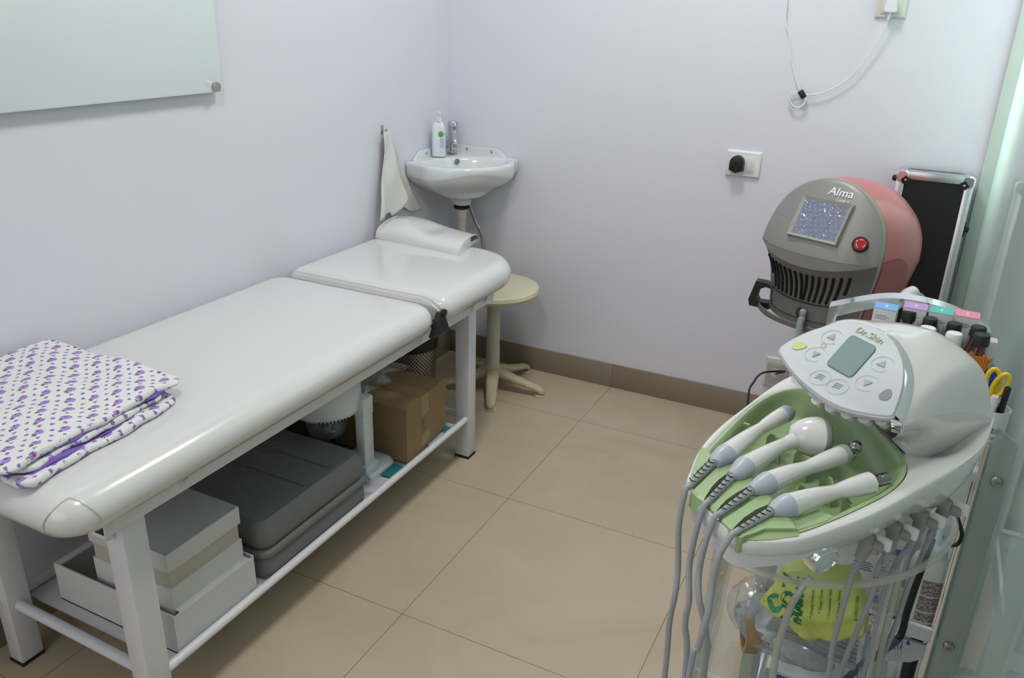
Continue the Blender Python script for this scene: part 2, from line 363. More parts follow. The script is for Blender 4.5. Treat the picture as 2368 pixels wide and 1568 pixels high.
        if parent is not None: o.parent = parent
        if loc is not None and parent is None: o.location = loc
        return o
def box(name, lo, hi, m, parent=None, bev=0.0, local=False):
    b = MB(); b.box(lo, hi, bev); return b.build(name, m, parent, local=local)
def cr_curve(pts, n=6, closed=False):
    pts = [V(p) for p in pts]; out = []; N_ = len(pts)
    rng = range(N_) if closed else range(N_-1)
    for i in rng:
        g = (lambda k: pts[k % N_]) if closed else (lambda k: pts[min(max(k, 0), N_-1)])
        p0, p1, p2, p3 = g(i-1), g(i), g(i+1), g(i+2)
        for k in range(n):
            t = k/n
            out.append(0.5*((2*p1)+(p2-p0)*t+(2*p0-5*p1+4*p2-p3)*t*t+(3*p1-p0-3*p2+p3)*t**3))
    if not closed: out.append(pts[-1])
    return out
def text(name, s, size, o, right, up, m, parent=None, depth=0.0006, bold=0.0, shear=0.0, fn=None, align='CENTER', local=False):
    cu = bpy.data.curves.new(name, 'FONT'); cu.body = s; cu.size = size; cu.extrude = 0.5; cu.align_x = align; cu.align_y = 'CENTER'
    cu.offset = bold; cu.shear = shear; cu.resolution_u = 3
    ob = bpy.data.objects.new(name, cu); COL.objects.link(ob)
    dg = bpy.context.evaluated_depsgraph_get(); me = bpy.data.meshes.new_from_object(ob.evaluated_get(dg))
    bpy.data.objects.remove(ob); bpy.data.curves.remove(cu)
    R_, U_ = V(right).normalized(), V(up).normalized(); Nn = R_.cross(U_)
    b = MB(); vs_ = []
    for q in me.vertices:
        p = V(o)+R_*q.co.x+U_*q.co.y+Nn*(depth if q.co.z > 0 else -0.0002)
        vs_.append(fn(q.co.x, q.co.y, depth if q.co.z > 0 else -0.0002) if fn else p)
    b.add(vs_, [tuple(f.vertices) for f in me.polygons])
    bpy.data.meshes.remove(me)
    return b.build(name, m, parent, smooth=False, local=local)
def copy_tree(o, loc, label, rotz=None):
    """a thing with copies of its parts and sub-parts"""
    r = o.copy(); COL.objects.link(r); r.location = loc; r['label'] = label
    if rotz is not None: r.rotation_euler = (0, 0, rotz)
    def rec(src, dst):
        for ch in list(src.children):
            c = ch.copy(); COL.objects.link(c); c.parent = dst; rec(ch, c)
    rec(o, r); return r

# ------------------------------------------------------------------ the room
WX = 1.950; YN = -4.6; ZC = 2.70
struct(box('floor', (-0.12, YN-0.1, -0.1), (2.9, 0.1, 0.0), FLOORM))
struct(box('wall_left', (-0.12, YN-0.1, 0), (0.0, 0.0, ZC), WHITE_PAINT))
struct(box('wall_back', (-0.12, 0.0, 0), (2.9, 0.12, ZC), WHITE_PAINT))
struct(box('wall_front', (0.0, YN-0.12, 0), (2.9, YN, ZC), WHITE_PAINT))
struct(box('ceiling', (-0.12, YN-0.1, ZC), (2.9, 0.12, ZC+0.1), CEIL))
struct(box('wall_right', (WX, YN, 0.0), (WX+0.012, 0.0, ZC), FROST))
struct(box('baseboard_left', (0.0, YN, 0.0), (0.008, -0.008, 0.1021), SKIRTM, bev=0.001))
struct(box('baseboard_back', (0.0, -0.008, 0.0), (0.777, 0.0, 0.1021), SKIRTM, bev=0.001))
struct(box('baseboard_back', (0.7775, -0.008, 0.0), (1.912, 0.0, 0.1021), SKIRTM, bev=0.001))
TRIMM = mat('pale_aqua_jamb_paint', (0.56, 0.62, 0.58), 0.4)
struct(box('trim_1', (1.914, -0.022, 0.0), (1.9495, 0.0, ZC), TRIMM, bev=0.001))
# ceiling lamps
t0 = None
for i, (lx, ly) in enumerate(LPANELS):
    t = empty('ceiling_light', (lx, ly, ZC), 'square flush ceiling light nearer the basin' if i == 0 else 'square flush ceiling light nearer the camera', 'light', 'flush ceiling lights')
    b = MB(); b.box((lx-.29, ly-.29, ZC-.03), (lx+.29, ly-.265, ZC)); b.box((lx-.29, ly+.265, ZC-.03), (lx+.29, ly+.29, ZC))
    b.box((lx-.29, ly-.265, ZC-.03), (lx-.265, ly+.265, ZC)); b.box((lx+.265, ly-.265, ZC-.03), (lx+.29, ly+.265, ZC)); b.build('frame', FRAMEP, t)
    box('diffuser', (lx-.264, ly-.264, ZC-.02), (lx+.264, ly+.264, ZC-.012), mat('lamp_diffuser', (0.9, 0.9, 0.9), 0.5, emit=((1, 0.98, 0.95), 3.0)), t)

# ------------------------------------------------------------------ glass writing board
r = empty('glass_board', (0.04, -1.9, 1.21), 'pale aqua glass writing board standing off the left wall', 'writing board')
BCN = on(516, 210, x=0.026); ZB = BCN.z; BY = BCN.y
b = MB(); b.box((0.020, -2.9, ZB), (0.026, BY, ZB+0.9), 0.001); b.build('panel', BOARD, r)
b = MB(); b.box((0.0202, -2.9, ZB-.0014), (0.0258, BY+.0012, ZB+.0002)); b.box((0.0202, BY-.0002, ZB), (0.0258, BY+.0014, ZB+0.9)); b.build('polished_edge', BOARDE, r)
for yy in (BY-.026, -2.87):
    b = MB(); b.lathe([(0.010, 0), (0.010, .019), (0.008, .0194)], (0.0005, yy, ZB+.012), (1, 0, 0)); b.lathe([(0.0125, 0), (0.0125, .007), (0.0115, .009), (0, .0092)], (0.0262, yy, ZB+.012), (1, 0, 0)); b.build('standoff', STEEL, r)

# ------------------------------------------------------------------ hook and towel
r = empty('wall_hook', (0, -0.45, 1.02), 'small grey metal hook on the left wall above the towel', 'hook')
b = MB(); b.pad(0, 0, .012, .034, .0058, [(0, 0), (0, .002)]);
b.v = [V((0.0006+p.z, -0.463+p.x, 1.022+p.y)) for p in b.v]; b.build('plate', STEEL, r)
b = MB(); b.tube([(0.002, -.463, 1.02), (0.012, -.463, 1.012), (0.018, -.463, 1.016), (0.019, -.463, 1.026)], .003); b.build('prong', STEEL, r)
def towel_grid(ya0, ya1, yb0, yb1, zt, zb, amp, ph, x0, rows=30, cols=28):
    g = []
    for i in range(rows+1):
        t = i/rows; row = []
        for j in range(cols+1):
            s_ = j/cols
            y = (ya0*(1-s_)+ya1*s_)*(1-t)+(yb0*(1-s_)+yb1*s_)*t + 0.006*math.sin(5*t+3*s_)
            z = zt+(zb(s_)-zt)*t
            x = x0+amp*(0.35+t)*(0.5+0.5*math.sin(ph+s_*7.5-1.2*t))+0.004*math.sin(9*t+5*s_)
            row.append(V((max(x, 0.006), y, z)))
        g.append(row)
    return g
b = MB(); b.sheet(towel_grid(-.472, -.437, -.42, -.262, 1.015, lambda s_: .70+.02*(1-s_)+.012*math.sin(6*s_), .013, .3, .008), .003)
b.sheet(towel_grid(-.490, -.445, -.548, -.375, 1.018, lambda s_: .716+.010*s_ if s_ < .55 else .70+.06*(s_-.55)/.45, .017, 2.3, .019), .003)
tw = b.build('hand_towel', TOWEL, ang=180, loc=(0.02, -0.45, 1.0)); tag(tw, 'white hand towel hanging from the hook beside the corner basin', 'towel')

# ------------------------------------------------------------------ corner basin
r = empty('corner_basin', (0, 0, 0.86), 'white ceramic corner basin fixed where the two walls meet', 'basin')
def basin_outline(k, z, lift=0.0):
    """corner plan: walls to x=E and y=-E, curved apron between; k scales about the corner, lift raises the middle of the apron"""
    E = 0.325*k; a1 = [(0.002, -0.002), (E*.5, -.002), (E-.012, -.002), (E-.001, -.005), (E+.001, -.014), (E+.002*k, -0.055*k)]
    pts = [V((x, y, z)) for x, y in a1]
    for i in range(0, 17):
        a = i/16; ang = math.radians(-18-a*54)
        R_ = (0.385+0.030*math.sin(PI*a))*k
        pts.append(V((R_*math.cos(ang), R_*math.sin(ang), z+lift*math.sin(PI*a)**2)))
    pts += [V((-y, -x, z)) for x, y in a1[:0:-1]]
    return [V((max(p.x, .002), min(p.y, -.002), p.z)) for p in pts]
def scaled(pts, c, s_, z): return [V((c.x+(p.x-c.x)*s_, c.y+(p.y-c.y)*s_, z)) for p in pts]
BC = V((0.150, -0.150, 0))
o0 = basin_outline(1, .89)
def oval(n, ra, rb, z, c):
    """ellipse, long axis across the corner diagonal, matched to outline vertex directions"""
    out_ = []
    for p in o0:
        d = V((p.x-c.x, p.y-c.y, 0)); d.normalize(); e1 = V((.7071, .7071, 0)); e2 = V((.7071, -.7071, 0))
        a_, b_ = d.dot(e1), d.dot(e2); t = 1/math.sqrt((a_/ra)**2+(b_/rb)**2); out_.append(V((c.x, c.y, z))+d*t)
    return out_
OC = V((0.185, -0.185, 0))
def cen(pts): return pts
rings = [oval(0, .012, .012, .775, OC), oval(0, .10, .06, .79, OC), oval(0, .150, .088, .83, OC), oval(0, .165, .102, .872, OC), oval(0, .172, .108, .884, OC), oval(0, .178, .114, .887, OC)]
rim = basin_outline(.985, .889); rings.append(rim); rings.append(basin_outline(1.0, .884))
rings.append(basin_outline(1.0, .86, .008)); rings.append(basin_outline(.992, .838, .022)); rings.append(basin_outline(.978, .833, .022)); rings.append(basin_outline(.966, .829, .016))
rings.append(basin_outline(.935, .818, .010)); rings.append(basin_outline(.85, .798, .004)); rings.append(basin_outline(.68, .770))
def circ(R_, z, c): return [V((c.x+(p.x-BC.x)/((V((p.x, p.y, 0))-BC).length)*R_, c.y+(p.y-BC.y)/((V((p.x, p.y, 0))-BC).length)*R_, z)) for p in o0]
DC = V((.135, -.125, 0))
rings += [circ(.085, .748, V((.15, -.145, 0))), circ(.055, .735, DC), circ(.040, .725, DC), circ(.036, .700, DC)]
b = MB(); b.loft(rings, True, True); bo = b.build('bowl', GLAZED, r, ang=60)
ss = bo.modifiers.new('s', 'SUBSURF'); ss.levels = 1; ss.render_levels = 1
b = MB()   # upstand along both walls
for flip in (0, 1):
    prof = [(0.02, .888), (0.045, .918), (.215, .918), (.240, .913), (.258, .899), (.272, .888)]
    g0 = [V((s_, -.003, z)) for s_, z in prof]; g0b = [V((s_, -.003, .880)) for s_, z in prof]
    g1 = [V((s_, -.016, z-.001)) for s_, z in prof]; g1b = [V((s_, -.020, .880)) for s_, z in prof]
    g = [g0b, g0, g1, g1b]
    if flip: g = [[V((-p.y, -p.x, p.z)) for p in row] for row in g]
    b.sheet(g)
b.box((.003, -.06, .880), (.06, -.003, .905), .004)
b.build('upstand', GLAZED, r)
for p in ((.21, -.0165, .904), (.098, -.0165, .906)):
    b = MB(); b.lathe([(.006, 0), (.006, .0015), (.0045, .003), (0, .0032)], p, (0, -1, 0), seg=14); b.build('screw', STEEL, r)
for p in ((.0165, -.194, .904),):
    b = MB(); b.lathe([(.006, 0), (.006, .0015), (.0045, .003), (0, .0032)], p, (1, 0, 0), seg=14); b.build('screw', STEEL, r)
pov, perr = None, 9
for k in range(60):
    z_ = .830+.001*k; q_ = on(1057, 373, z=z_); rb_ = .088+(z_-.83)*.333 if z_ < .872 else .102+(z_-.872)*.5
    e_ = abs(-((q_.x-OC.x)*.7071-(q_.y-OC.y)*.7071)-rb_)
    if e_ < perr: pov, perr = q_+(CAMP-q_).normalized()*.009, e_
b = MB(); b.lathe([(.0100, -.004), (.0100, .002), (.0085, .003), (.008, .0022), (0, .0015)], pov, (.6, -.6, .35), seg=20); b.build('overflow_ring', DKSTEEL, r)
b = MB(); b.lathe([(.031, 0), (.033, -.006), (.028, -.010), (.022, -.012)], (DC.x, DC.y, .699)); b.build('rubber_washer', RUBBER, r)
b = MB(); b.lathe([(.024, 0), (.024, -.012), (.021, -.012), (.021, -.035), (.017, -.036), (.017, -.060), (.0175, -.060), (.0165, -.62)], (DC.x, DC.y, .688))
tag(b.build('waste_pipe', mat('yellowed_white_pipe', (0.60, 0.55, 0.43), 0.5, var=0.1, vscale=12), loc=(DC.x, DC.y, .4)), 'yellowed white waste pipe running down from the basin drain', 'pipe')
hp = [on(1080, 487, y=-.10), on(1098, 510, y=-.09), on(1112, 540, y=-.08), on(1118, 575, y=-.07)]; hp += [V((hp[-1].x, -.05, .45)), V((hp[-1].x-.01, -.012, .36))]
hp[0] = V((DC.x+.022, DC.y+.02, hp[0].z+.03))
b = MB(); c_ = cr_curve(hp, 10); b.tube(c_, [0.006+0.0006*(k % 2) for k in range(len(c_))], 8)
tag(b.build('supply_hose', STEEL, loc=hp[2]), 'braided steel supply hose curving down beside the waste pipe', 'hose')
# tap
tp = on(1047, 352, z=.893); r = empty('basin_tap', tp, 'chrome pillar tap standing on the back corner of the basin', 'tap')
tx, ty, tz = tp
b = MB(); b.lathe([(.0215, 0), (.0215, .004), (.0195, .006), (.0195, .085), (.0185, .087)], (tx, ty, .8935)); b.build('body', TAPCHROME, r)
b = MB(); b.lathe([(.0195, 0), (.0205, .004), (.0205, .030), (.018, .034), (0, .035)], (tx, ty, .9805)); b.build('handle', TAPCHROME, r)
b = MB(); d = V((.62, -.78, 0)); p0 = V((tx, ty, .958)); b.tube([p0+d*.012, p0+d*.035+V((0, 0, .002)), p0+d*.055-V((0, 0, .008)), p0+d*.063-V((0, 0, .026))], [.0125, .0135, .0135, .012], 16); b.build('spout', TAPCHROME, r)
# soap bottle
sp = V((.047, -.152, .8893)); r = empty('soap_bottle', sp, 'white pump soap bottle with a green emblem beside the tap', 'soap bottle')
sx_, sy_, sz_ = sp; f2 = lambda p: p
b = MB(); b.pad(sx_, sy_, .052, .036, .013, [(.004, sz_), (0, sz_+.004), (0, sz_+.110), (.003, sz_+.122), (.010, sz_+.130), (.0125, sz_+.134)], n=5)
rot = Matrix.Translation(sp) @ Matrix.Rotation(math.radians(24), 4, 'Z') @ Matrix.Translation(-sp); b.v = [rot @ p for p in b.v]; b.build('bottle', PLASTW, r)
b = MB(); b.lathe([(.011, 0), (.011, .014), (.006, .015), (.004, .018), (.004, .030), (.008, .031), (.008, .037), (0, .038)], (sx_, sy_, sz_+.134)); b.tube([V((sx_, sy_, sz_+.168)), V((sx_+.02, sy_-.02, sz_+.167))], .0035, 8); b.build('pump', WCAP, r)
fr_ = rot.to_3x3() @ V((0, -1, 0)); rt_ = rot.to_3x3() @ V((1, 0, 0))
oo = sp+fr_*.0182+V((0, 0, .088))+rt_*.011
b = MB(); b.lathe([(.011, 0), (.011, .0006), (0, .0007)], oo, fr_, seg=20); b.build('emblem', mat('green_emblem', (.08, .45, .05), .5), r)
b = MB(); b.slab([oo+rt_*a+V((0, 0, c)) for a, c in ((-.004, -.05), (.012, -.05), (.012, -.016), (-.004, -.016))], fr_*.0005); b.build('label_print', mat('pale_lilac_print', (.52, .50, .72), .5), r)

# ------------------------------------------------------------------ treatment bed
r = empty('treatment_bed', (0.31, -1.4, 0), 'long white vinyl treatment bed on a white metal frame along the left wall', 'bed')
XR = .607
def padprof(z0, z1, e):
    h = (z1-z0); pr = [(e*.55, z0), (e*.2, z0+h*.10)]
    for k in range(0, 9):
        a = -0.35+(PI/2+0.35)*k/8
        pr.append((e*(1-math.cos(a)) if a > 0 else e*(1-math.cos(a))*.7, z0+h*.46+h*.54*math.sin(max(a, -.3))))
    return pr
def dome(cx, cy, wx, wy, amt):
    def f(p):
        q = max(0, 1-((p.x-cx)/(wx/2))**2)*max(0, 1-((p.y-cy)/(wy/2))**4); return V((p.x, p.y, p.z+amt*q*(1 if p.z > .62 else 0)))
    return f
MZ0, MZ1 = .581, .660
b = MB(); y0, y1 = -2.240, -1.060
pr = padprof(MZ0, MZ1, .052)+[(.10, MZ1+.001), (.16, MZ1+.002), (.24, MZ1+.002)]
b.pad((.012+XR)/2, (y0+y1)/2, XR-.012, y1-y0, .075, pr, n=8); b.build('mattress', VINYL, r, ang=70)
b = MB(); y0, y1 = -1.036, -.475
pr = padprof(MZ0, MZ1+.002, .050)+[(.075, MZ1+.0025), (.10, MZ1+.003), (.16, MZ1+.003), (.24, MZ1+.003)]
b.pad((.012+XR)/2, (y0+y1)/2, XR-.012, y1-y0, (.19, .15, .045, .045), pr, n=14); b.build('headrest_section', VINYL, r, ang=70)
# piping along the joint and corner seams
SEAM = mat('vinyl_seam', (0.62, 0.61, 0.58), 0.3, coat=.5)
def padedge(y, xr=XR, e=.05, dz=.0015):
    pts = [V((.06, y, MZ1+dz)), V((xr-.13, y, MZ1+dz)), V((xr-.075, y, MZ1+dz)), V((xr-.045, y, MZ1-.004)), V((xr-.02, y, MZ1-.018)), V((xr-.006, y, MZ1-.035)), V((xr-.004, y, MZ1-.06))]
    return cr_curve(pts, 6)
b = MB(); b.tube([p+V((-.003, 0, -.0035)) for p in padedge(-1.0340)], .0022, 8); b.tube([p+V((-.003, 0, -.010)) for p in padedge(-1.0470)], .0022, 8); b.build('piping', VINYL, r)
# frame
FR = [(.497, .548), (.065, .110)]
for nm, ys in (('near', (-2.105, -2.052)), ('far', (-.797, -.748))):
    for k, (xa, xb) in enumerate(FR):
        b = MB(); b.box((xa, ys[0], .008), (xb, ys[1], .545), .003); lg = b.build('leg', FRAMEP, r)
        b = MB(); b.box((xa-.001, ys[0]-.001, 0.0), (xb+.001, ys[1]+.001, .008)); b.build('rubber_foot', RUBBER, lg)
b = MB()
for xa in (.549, .058): b.box((xa, -2.140, .532), (xa+.004, -.640, .571)); b.box((xa-(.03 if xa > .3 else 0), -2.138, .566), (xa+(.004 if xa > .3 else .034), -.642, .571))
b.build('side_rail', FRAMEP, r)
b = MB(); b.box((.066, -2.128, .548), (.545, -2.105, .568)); b.build('cross_rail', FRAMEP, r); b = MB(); b.box((.066, -.70, .548), (.545, -.68, .568)); b.build('cross_rail', FRAMEP, r); b = MB(); b.tube([(.07, -2.118, .515), (.53, -2.118, .515)], .010, 10); b.build('cross_rail', FRAMEP, r)
b = MB(); b.box((.522, -2.139, .534), (.548, -2.127, .569)); b.build('end_cap', BLACK, r); b = MB(); b.box((.530, -.642, .535), (.552, -.638, .568)); b.build('end_cap', BLACK, r)
b = MB(); b.tube([(.540, -2.055, .150), (.536, -.79, .150)], .0105, 12); b.tube([(.060, -2.055, .152), (.060, -.79, .152)], .0105, 12)
b.tube([(.105, -2.080, .160), (.50, -2.080, .150)], .012, 12); b.tube([(.105, -.772, .152), (.50, -.772, .152)], .0105, 12); b.build('shelf_rod', FRAMEP, r)
b = MB(); b.box((.066, -2.035, .136), (.526, -.83, .142), .001); b.build('shelf', FRAMEP, r)
for x_, y_, z_, ax in ((.5535, -2.118, .556, (1, 0, 0)), (.5535, -1.955, .553, (1, 0, 0)), (.5535, -.79, .552, (1, 0, 0)), (.5535, -.70, .552, (1, 0, 0)), (.074, -2.1055, .17, (0, -1, 0))):
    b = MB(); b.lathe([(.0125, 0), (.0125, .0015), (.012, .002)], (x_, y_, z_), ax, seg=20); b.lathe([(.0075, .002), (.0075, .008), (0, .0085)], (x_, y_, z_), ax, seg=6); b.build('bolt', FRAMEP, r)
b = MB(); hy = -1.062
b.slab([(XR-.012, hy-.052, .571), (XR-.012, hy+.036, .571), (XR-.012, hy+.010, .632), (XR-.012, hy-.010, .634)], (.016, 0, 0)); b.lathe([(.011, 0), (.011, .010), (0, .011)], (XR+.002, hy, .633), (1, 0, 0), seg=16); b.build('hinge_bracket', BLACK, r)
# corner patches with stitching (near end)
b = MB()
for dd in (0.0, .007):
    pts = []
    for k in range(1, 16):
        a = PI*k/16; u_ = -math.cos(a)
        # arch over the near right corner, drawn on the pad's rounded edge
        ang = -PI/4+u_*(.66+dd*4); cx_, cy_ = XR-.075, -2.240+.075; h = MZ1-MZ0
        zz = MZ0+h*(.10+.84*math.sin(a)**.9+dd); sn = max(0, (zz-MZ0-h*.46)/(h*.54)); ins = .052*(1-math.sqrt(max(0, 1-sn*sn)))
        R_ = .075-ins+.0010
        pts.append(V((cx_+R_*math.cos(ang), cy_+R_*math.sin(ang), zz)))
    b.tube(pts, .0007, 6)
b.build('corner_seam', SEAM, r)

# pillow
pc = V((.235, -.545, MZ1+.002)); r = empty('bolster_pillow', pc, 'small white vinyl pillow at the head of the bed', 'pillow')
P = [on(868, 548, z=.668), on(1062, 588, z=.668), on(1106, 553, z=.668), on(935, 512, z=.668)]
def quad_pad(Q, prof, nseg=10, bulge=None, wob=0.0):
    """rounded pad over a free quadrilateral Q; prof list of (inset fraction, z)"""
    c = (Q[0]+Q[1]+Q[2]+Q[3])/4; base = []
    for i in range(4):
        a, q, d_ = Q[i-1], Q[i], Q[(i+1) % 4]
        p1 = q+(a-q)*.14; p2 = q+(d_-q)*.14; p3 = q+(d_-q)*.86
        for k in range(5):
            t = k/4; base.append((p1*(1-t)**2+q*2*t*(1-t)+p2*t*t))
        for k in range(1, nseg):
            t = k/nseg; base.append(p2*(1-t)+p3*t)
    rings = []
    for s_, z in prof: rings.append([V((c.x+(p.x-c.x)*s_, c.y+(p.y-c.y)*s_, z+(bulge(p, s_) if bulge else 0))) for p in base])
    return rings
cx_, cy_ = (P[0]+P[1]+P[2]+P[3]).xy/4
ridge = lambda p, s_: 0
# long bolster: end section like a loaf
e_w = [(P[0]+P[3])/2, (P[1]+P[2])/2]
def loaf(t, k):
    a = P[0].lerp(P[1], t); c_ = P[3].lerp(P[2], t); th = PI*k/14
    endf = min(1, (min(t, 1-t)/.05))**.5 if min(t, 1-t) < .05 else 1
    q = a.lerp(c_, .5-.5*math.cos(th)*(0.94+.06*endf)); hh = (.042+.010*math.sin(t*7)*.4-.012*math.exp(-((t-.55)/.12)**2)*math.sin(th)**6+.012*math.exp(-((t-.35)/.3)**2))*(.90+.10*endf)
    hh *= (1-.18*max(0, t-.7)/.3)
    return V((q.x, q.y, MZ1+.003+hh*math.sin(th)**.62))
b = MB(); rings = [[loaf(t, k) for k in range(15)] for t in [0, .012, .03, .06]+[.1+.05*i for i in range(17)]+[.94, .97, .988, 1]]
b.loft(rings, True, True); b.build('cover', VINYL, r, ang=50)
for t in (0.004, .996):
    b = MB(); b.tube([loaf(t, k)+V((0, 0, .001)) for k in range(15)], .0028, 8); b.build('piping', SEAM, r)
b = MB(); e_ = (P[1]-P[0]).normalized(); q0 = [loaf(1, k)+e_*.0012 for k in (8, 9, 10, 11, 12, 13)]; q1 = [V((p.x, p.y, p.z*.35+(MZ1+.012)*.65))for p in q0]
b.loft([q0+q1[::-1], [p+e_*.0015 for p in q0+q1[::-1]]], True, True); b.build('zip_tab', BLACK, r)

# blanket
r = empty('folded_quilt', (.27, -2.03, MZ1), 'folded white quilt with purple flowers at the near end of the bed', 'quilt')
def quilt_layer(x0, x1, y0, y1, z0, z1, seed, rr=.03, skew=0.0):
    rnd = random.Random(seed); ph = [rnd.uniform(0, 6) for _ in range(6)]
    h = (z1-z0); mid = (z0+z1)/2; prof = []
    for k in range(7):
        a = -PI/2+PI*k/6; prof.append((h/2*(1-math.cos(a))*.9, mid+h/2*math.sin(a)))
    prof += [(.05, z1), (.10, z1), (.16, z1), (.20, z1)]
    def fn(p):
        dx = .004*math.sin(p.y*31+ph[0])+.003*math.sin(p.y*67+ph[1]); dy = .003*math.sin(p.x*37+ph[2])
        dz = .0022*math.sin(p.x*23+p.y*31+ph[3])+.002*math.sin(p.y*47-p.x*19+ph[4])
        return V((p.x+dx+skew*(p.y-y0), p.y+dy, p.z+dz*(1 if p.z > mid else .3)))
    b = MB(); b.pad((x0+x1)/2, (y0+y1)/2, x1-x0, y1-y0, rr, prof, n=6, fn=None)
    # densify long edges so that the waves show
    bm = bmesh.new(); vs_ = [bm.verts.new(p) for p in b.v]
    for f in b.f: bm.faces.new([vs_[i] for i in f])
    bmesh.ops.triangulate(bm, faces=[f for f in bm.faces if len(f.verts) > 4])
    ed = [e for e in bm.edges if e.calc_length() > .03]
    for _ in range(3):
        ed = [e for e in bm.edges if e.calc_length() > .022]
        if ed: bmesh.ops.subdivide_edges(bm, edges=ed, cuts=1, use_grid_fill=True)
    out_ = MB(); bm.verts.index_update(); out_.v = [fn(v.co.copy()) for v in bm.verts]; out_.f = [tuple(v.index for v in f.verts) for f in bm.faces]; bm.free()
    return out_
SK = -.085
quilt_layer(.060, .500, -2.232, -1.86, .6625, .677, 1, .03, SK).build('bottom_fold', QUILT, r, ang=80)
quilt_layer(.080, .484, -2.225, -1.99, .6768, .6797, 2, .02, SK).build('lining', PURPLE, r, ang=80)
quilt_layer(.060, .480, -2.22, -1.885, .680, .692, 3, .03, SK).build('middle_fold', QUILT, r, ang=80)
quilt_layer(.070, .470, -2.20, -1.852, .6918, .6942, 5, .02, SK).build('lining', PURPLE, r, ang=80)
quilt_layer(.055, .480, -2.250, -1.835, .694, .708, 4, .03, SK).build('top_fold', QUILT, r, ang=80)

# ------------------------------------------------------------------ things on the bed's shelf
SZ = .1425
r = empty('open_carton', (.33, -1.9, SZ), 'low open white carton under the bed holding the lidded box', 'carton')
x0, x1, y0, y1, z1 = .150, .525, -2.010, -1.775, .243
b = MB(); b.box((x0, y0, SZ), (x1, y1, SZ+.003)); b.box((x0, y0, SZ), (x1, y0+.003, z1)); b.box((x0, y1-.003, SZ), (x1, y1, z1)); b.box((x0, y0+.003, SZ), (x0+.003, y1-.003, z1)); b.box((x1-.003, y0+.003, SZ), (x1, y1-.003, z1-.004)); b.build('tray', WCARD, r)
b = MB(); b.box((x0+.0035, y0+.0035, z1-.005), (x0+.018, y1-.003, z1-.001)); b.build('flap', WCARD, r); b = MB(); b.box((x1-.02, y0+.02, z1-.006), (x1-.003, y1-.01, z1-.003)); b.build('flap', WCARD, r)
text('print', 'Sara', .018, (.40, y0-.0003, .205), (1, 0, 0), (0, 0, 1), INKL, r, .0004)
r = empty('lidded_box', (.4, -1.9, .25), 'beige and white lidded box stacked in the open carton', 'box')
x0, x1, y0, y1 = .270, .508, -1.992, -1.788
b = MB(); b.box((x0, y0, .147), (x1, y1, .292), .001); b.build('base', WCARD, r)
b = MB(); b.box((x0+.004, y0+.004, .292), (x1-.004, y1-.004, .345)); b.build('body', BEIGEC, r)
b = MB(); b.box((x0-.001, y0-.001, .334), (x1+.001, y1+.001, .3785), .001); b.build('lid', WCARD, r)
b = MB(); b.box((x0, y0, .3785), (x1, y1, .3795)); b.build('lid_top', WCARDG, r)  # top of the white lid, painted grey for the shade under the bed
# grey case
r = empty('grey_hard_case', (.33, -1.56, SZ), 'dark grey moulded plastic carry case lying under the bed', 'case')
def clam(z0, z1, x0, x1, y0, y1, e, rr):
    b = MB(); h = z1-z0
    b.pad((x0+x1)/2, (y0+y1)/2, x1-x0, y1-y0, rr, [(e*.8, z0), (e*.2, z0+h*.12), (0, z0+h*.3), (0, z0+h*.62), (e*.25, z0+h*.85), (e*.9, z1), (e*2.2, z1+.002), (.1, z1+.003)], n=6); return b
b = clam(SZ, .206, .115, .530, -1.745, -1.335, .012, .03); b.build('lower_shell', GREYCASE, r)
b = clam(.206, .222, .111, .534, -1.749, -1.331, .004, .032); b.build('rim', GREYCASE, r)
b = clam(.222, .300, .115, .530, -1.745, -1.335, .018, .035); up_ = b.build('upper_shell', GREYCASE, r)
b = MB()
for k in range(2): b.box((.20, -1.56+.10*k, .303), (.50, -1.557+.10*k, .3042))
b.build('groove', mat('dark_groove', (.12, .12, .12), .6), up_)
text('emblem', 'LUMI', .075, (.30, -1.50, .3032), (0.25, -1, 0), (1, 0.25, 0), mat('embossed_grey', (.20, .205, .205), .5), r, .0012)
b = MB(); b.tube([V((.40, -1.752, .24)), V((.43, -1.765, .245)), V((.46, -1.765, .235)), V((.47, -1.752, .222))], .0015, 6); b.lathe([(.012, 0), (.012, .001), (.009, .0015), (0, .0016)], (.45, -1.7555, .25), (0, -1, 0)); b.build('tag', WCARD, r)
# steamer
r = empty('facial_steamer', (.44, -1.25, SZ), 'white facial steamer with a round head and clear jar under the bed', 'steamer')
hx, hy2 = .355, -1.285
b = MB(); b.lathe([(.055, -.004), (.085, .0), (.098, .012), (.102, .020), (.102, .070), (.098, .085), (.090, .096), (.082, .100), (.074, .094), (.05, .090), (0, .090)], (hx, hy2, .358), seg=40); b.lathe([(.0, .078), (.088, .078), (.088, .101), (.080, .1025), (.0, .1028)], (hx, hy2, .358), seg=40); b.build('head', PLASTW, r)
b = MB()
for k in range(9):
    a = math.radians(-62+k*6); b.box((hx+.0985*math.cos(a)-.001, hy2+.0985*math.sin(a)-.001, .364), (hx+.0985*math.cos(a)+.002, hy2+.0985*math.sin(a)+.001, .371))
b.build('vent_slots', BLACK, r)
b = MB(); b.lathe([(.030, -.066), (.048, -.064), (.056, -.052), (.060, -.03), (.060, .0), (.055, .002)], (hx, hy2, .354), seg=32); b.build('jar', JARGL, r)
b = MB(); b.lathe([(.035, -.052), (.035, -.048), (.02, -.048), (.02, -.03), (.03, -.028), (.03, -.02)], (hx, hy2, .354), seg=24); b.build('heating_element', STEEL, r)
b = MB(); b.box((.436, -1.262, .152), (.468, -1.215, .405), .006); b.build('column', PLASTW, r)
b = MB(); b.box((.434, -1.264, .345), (.470, -1.213, .407), .007); b.box((.415, -1.262, .355), (.440, -1.225, .385), .003); b.build('column_head', PLASTW, r)
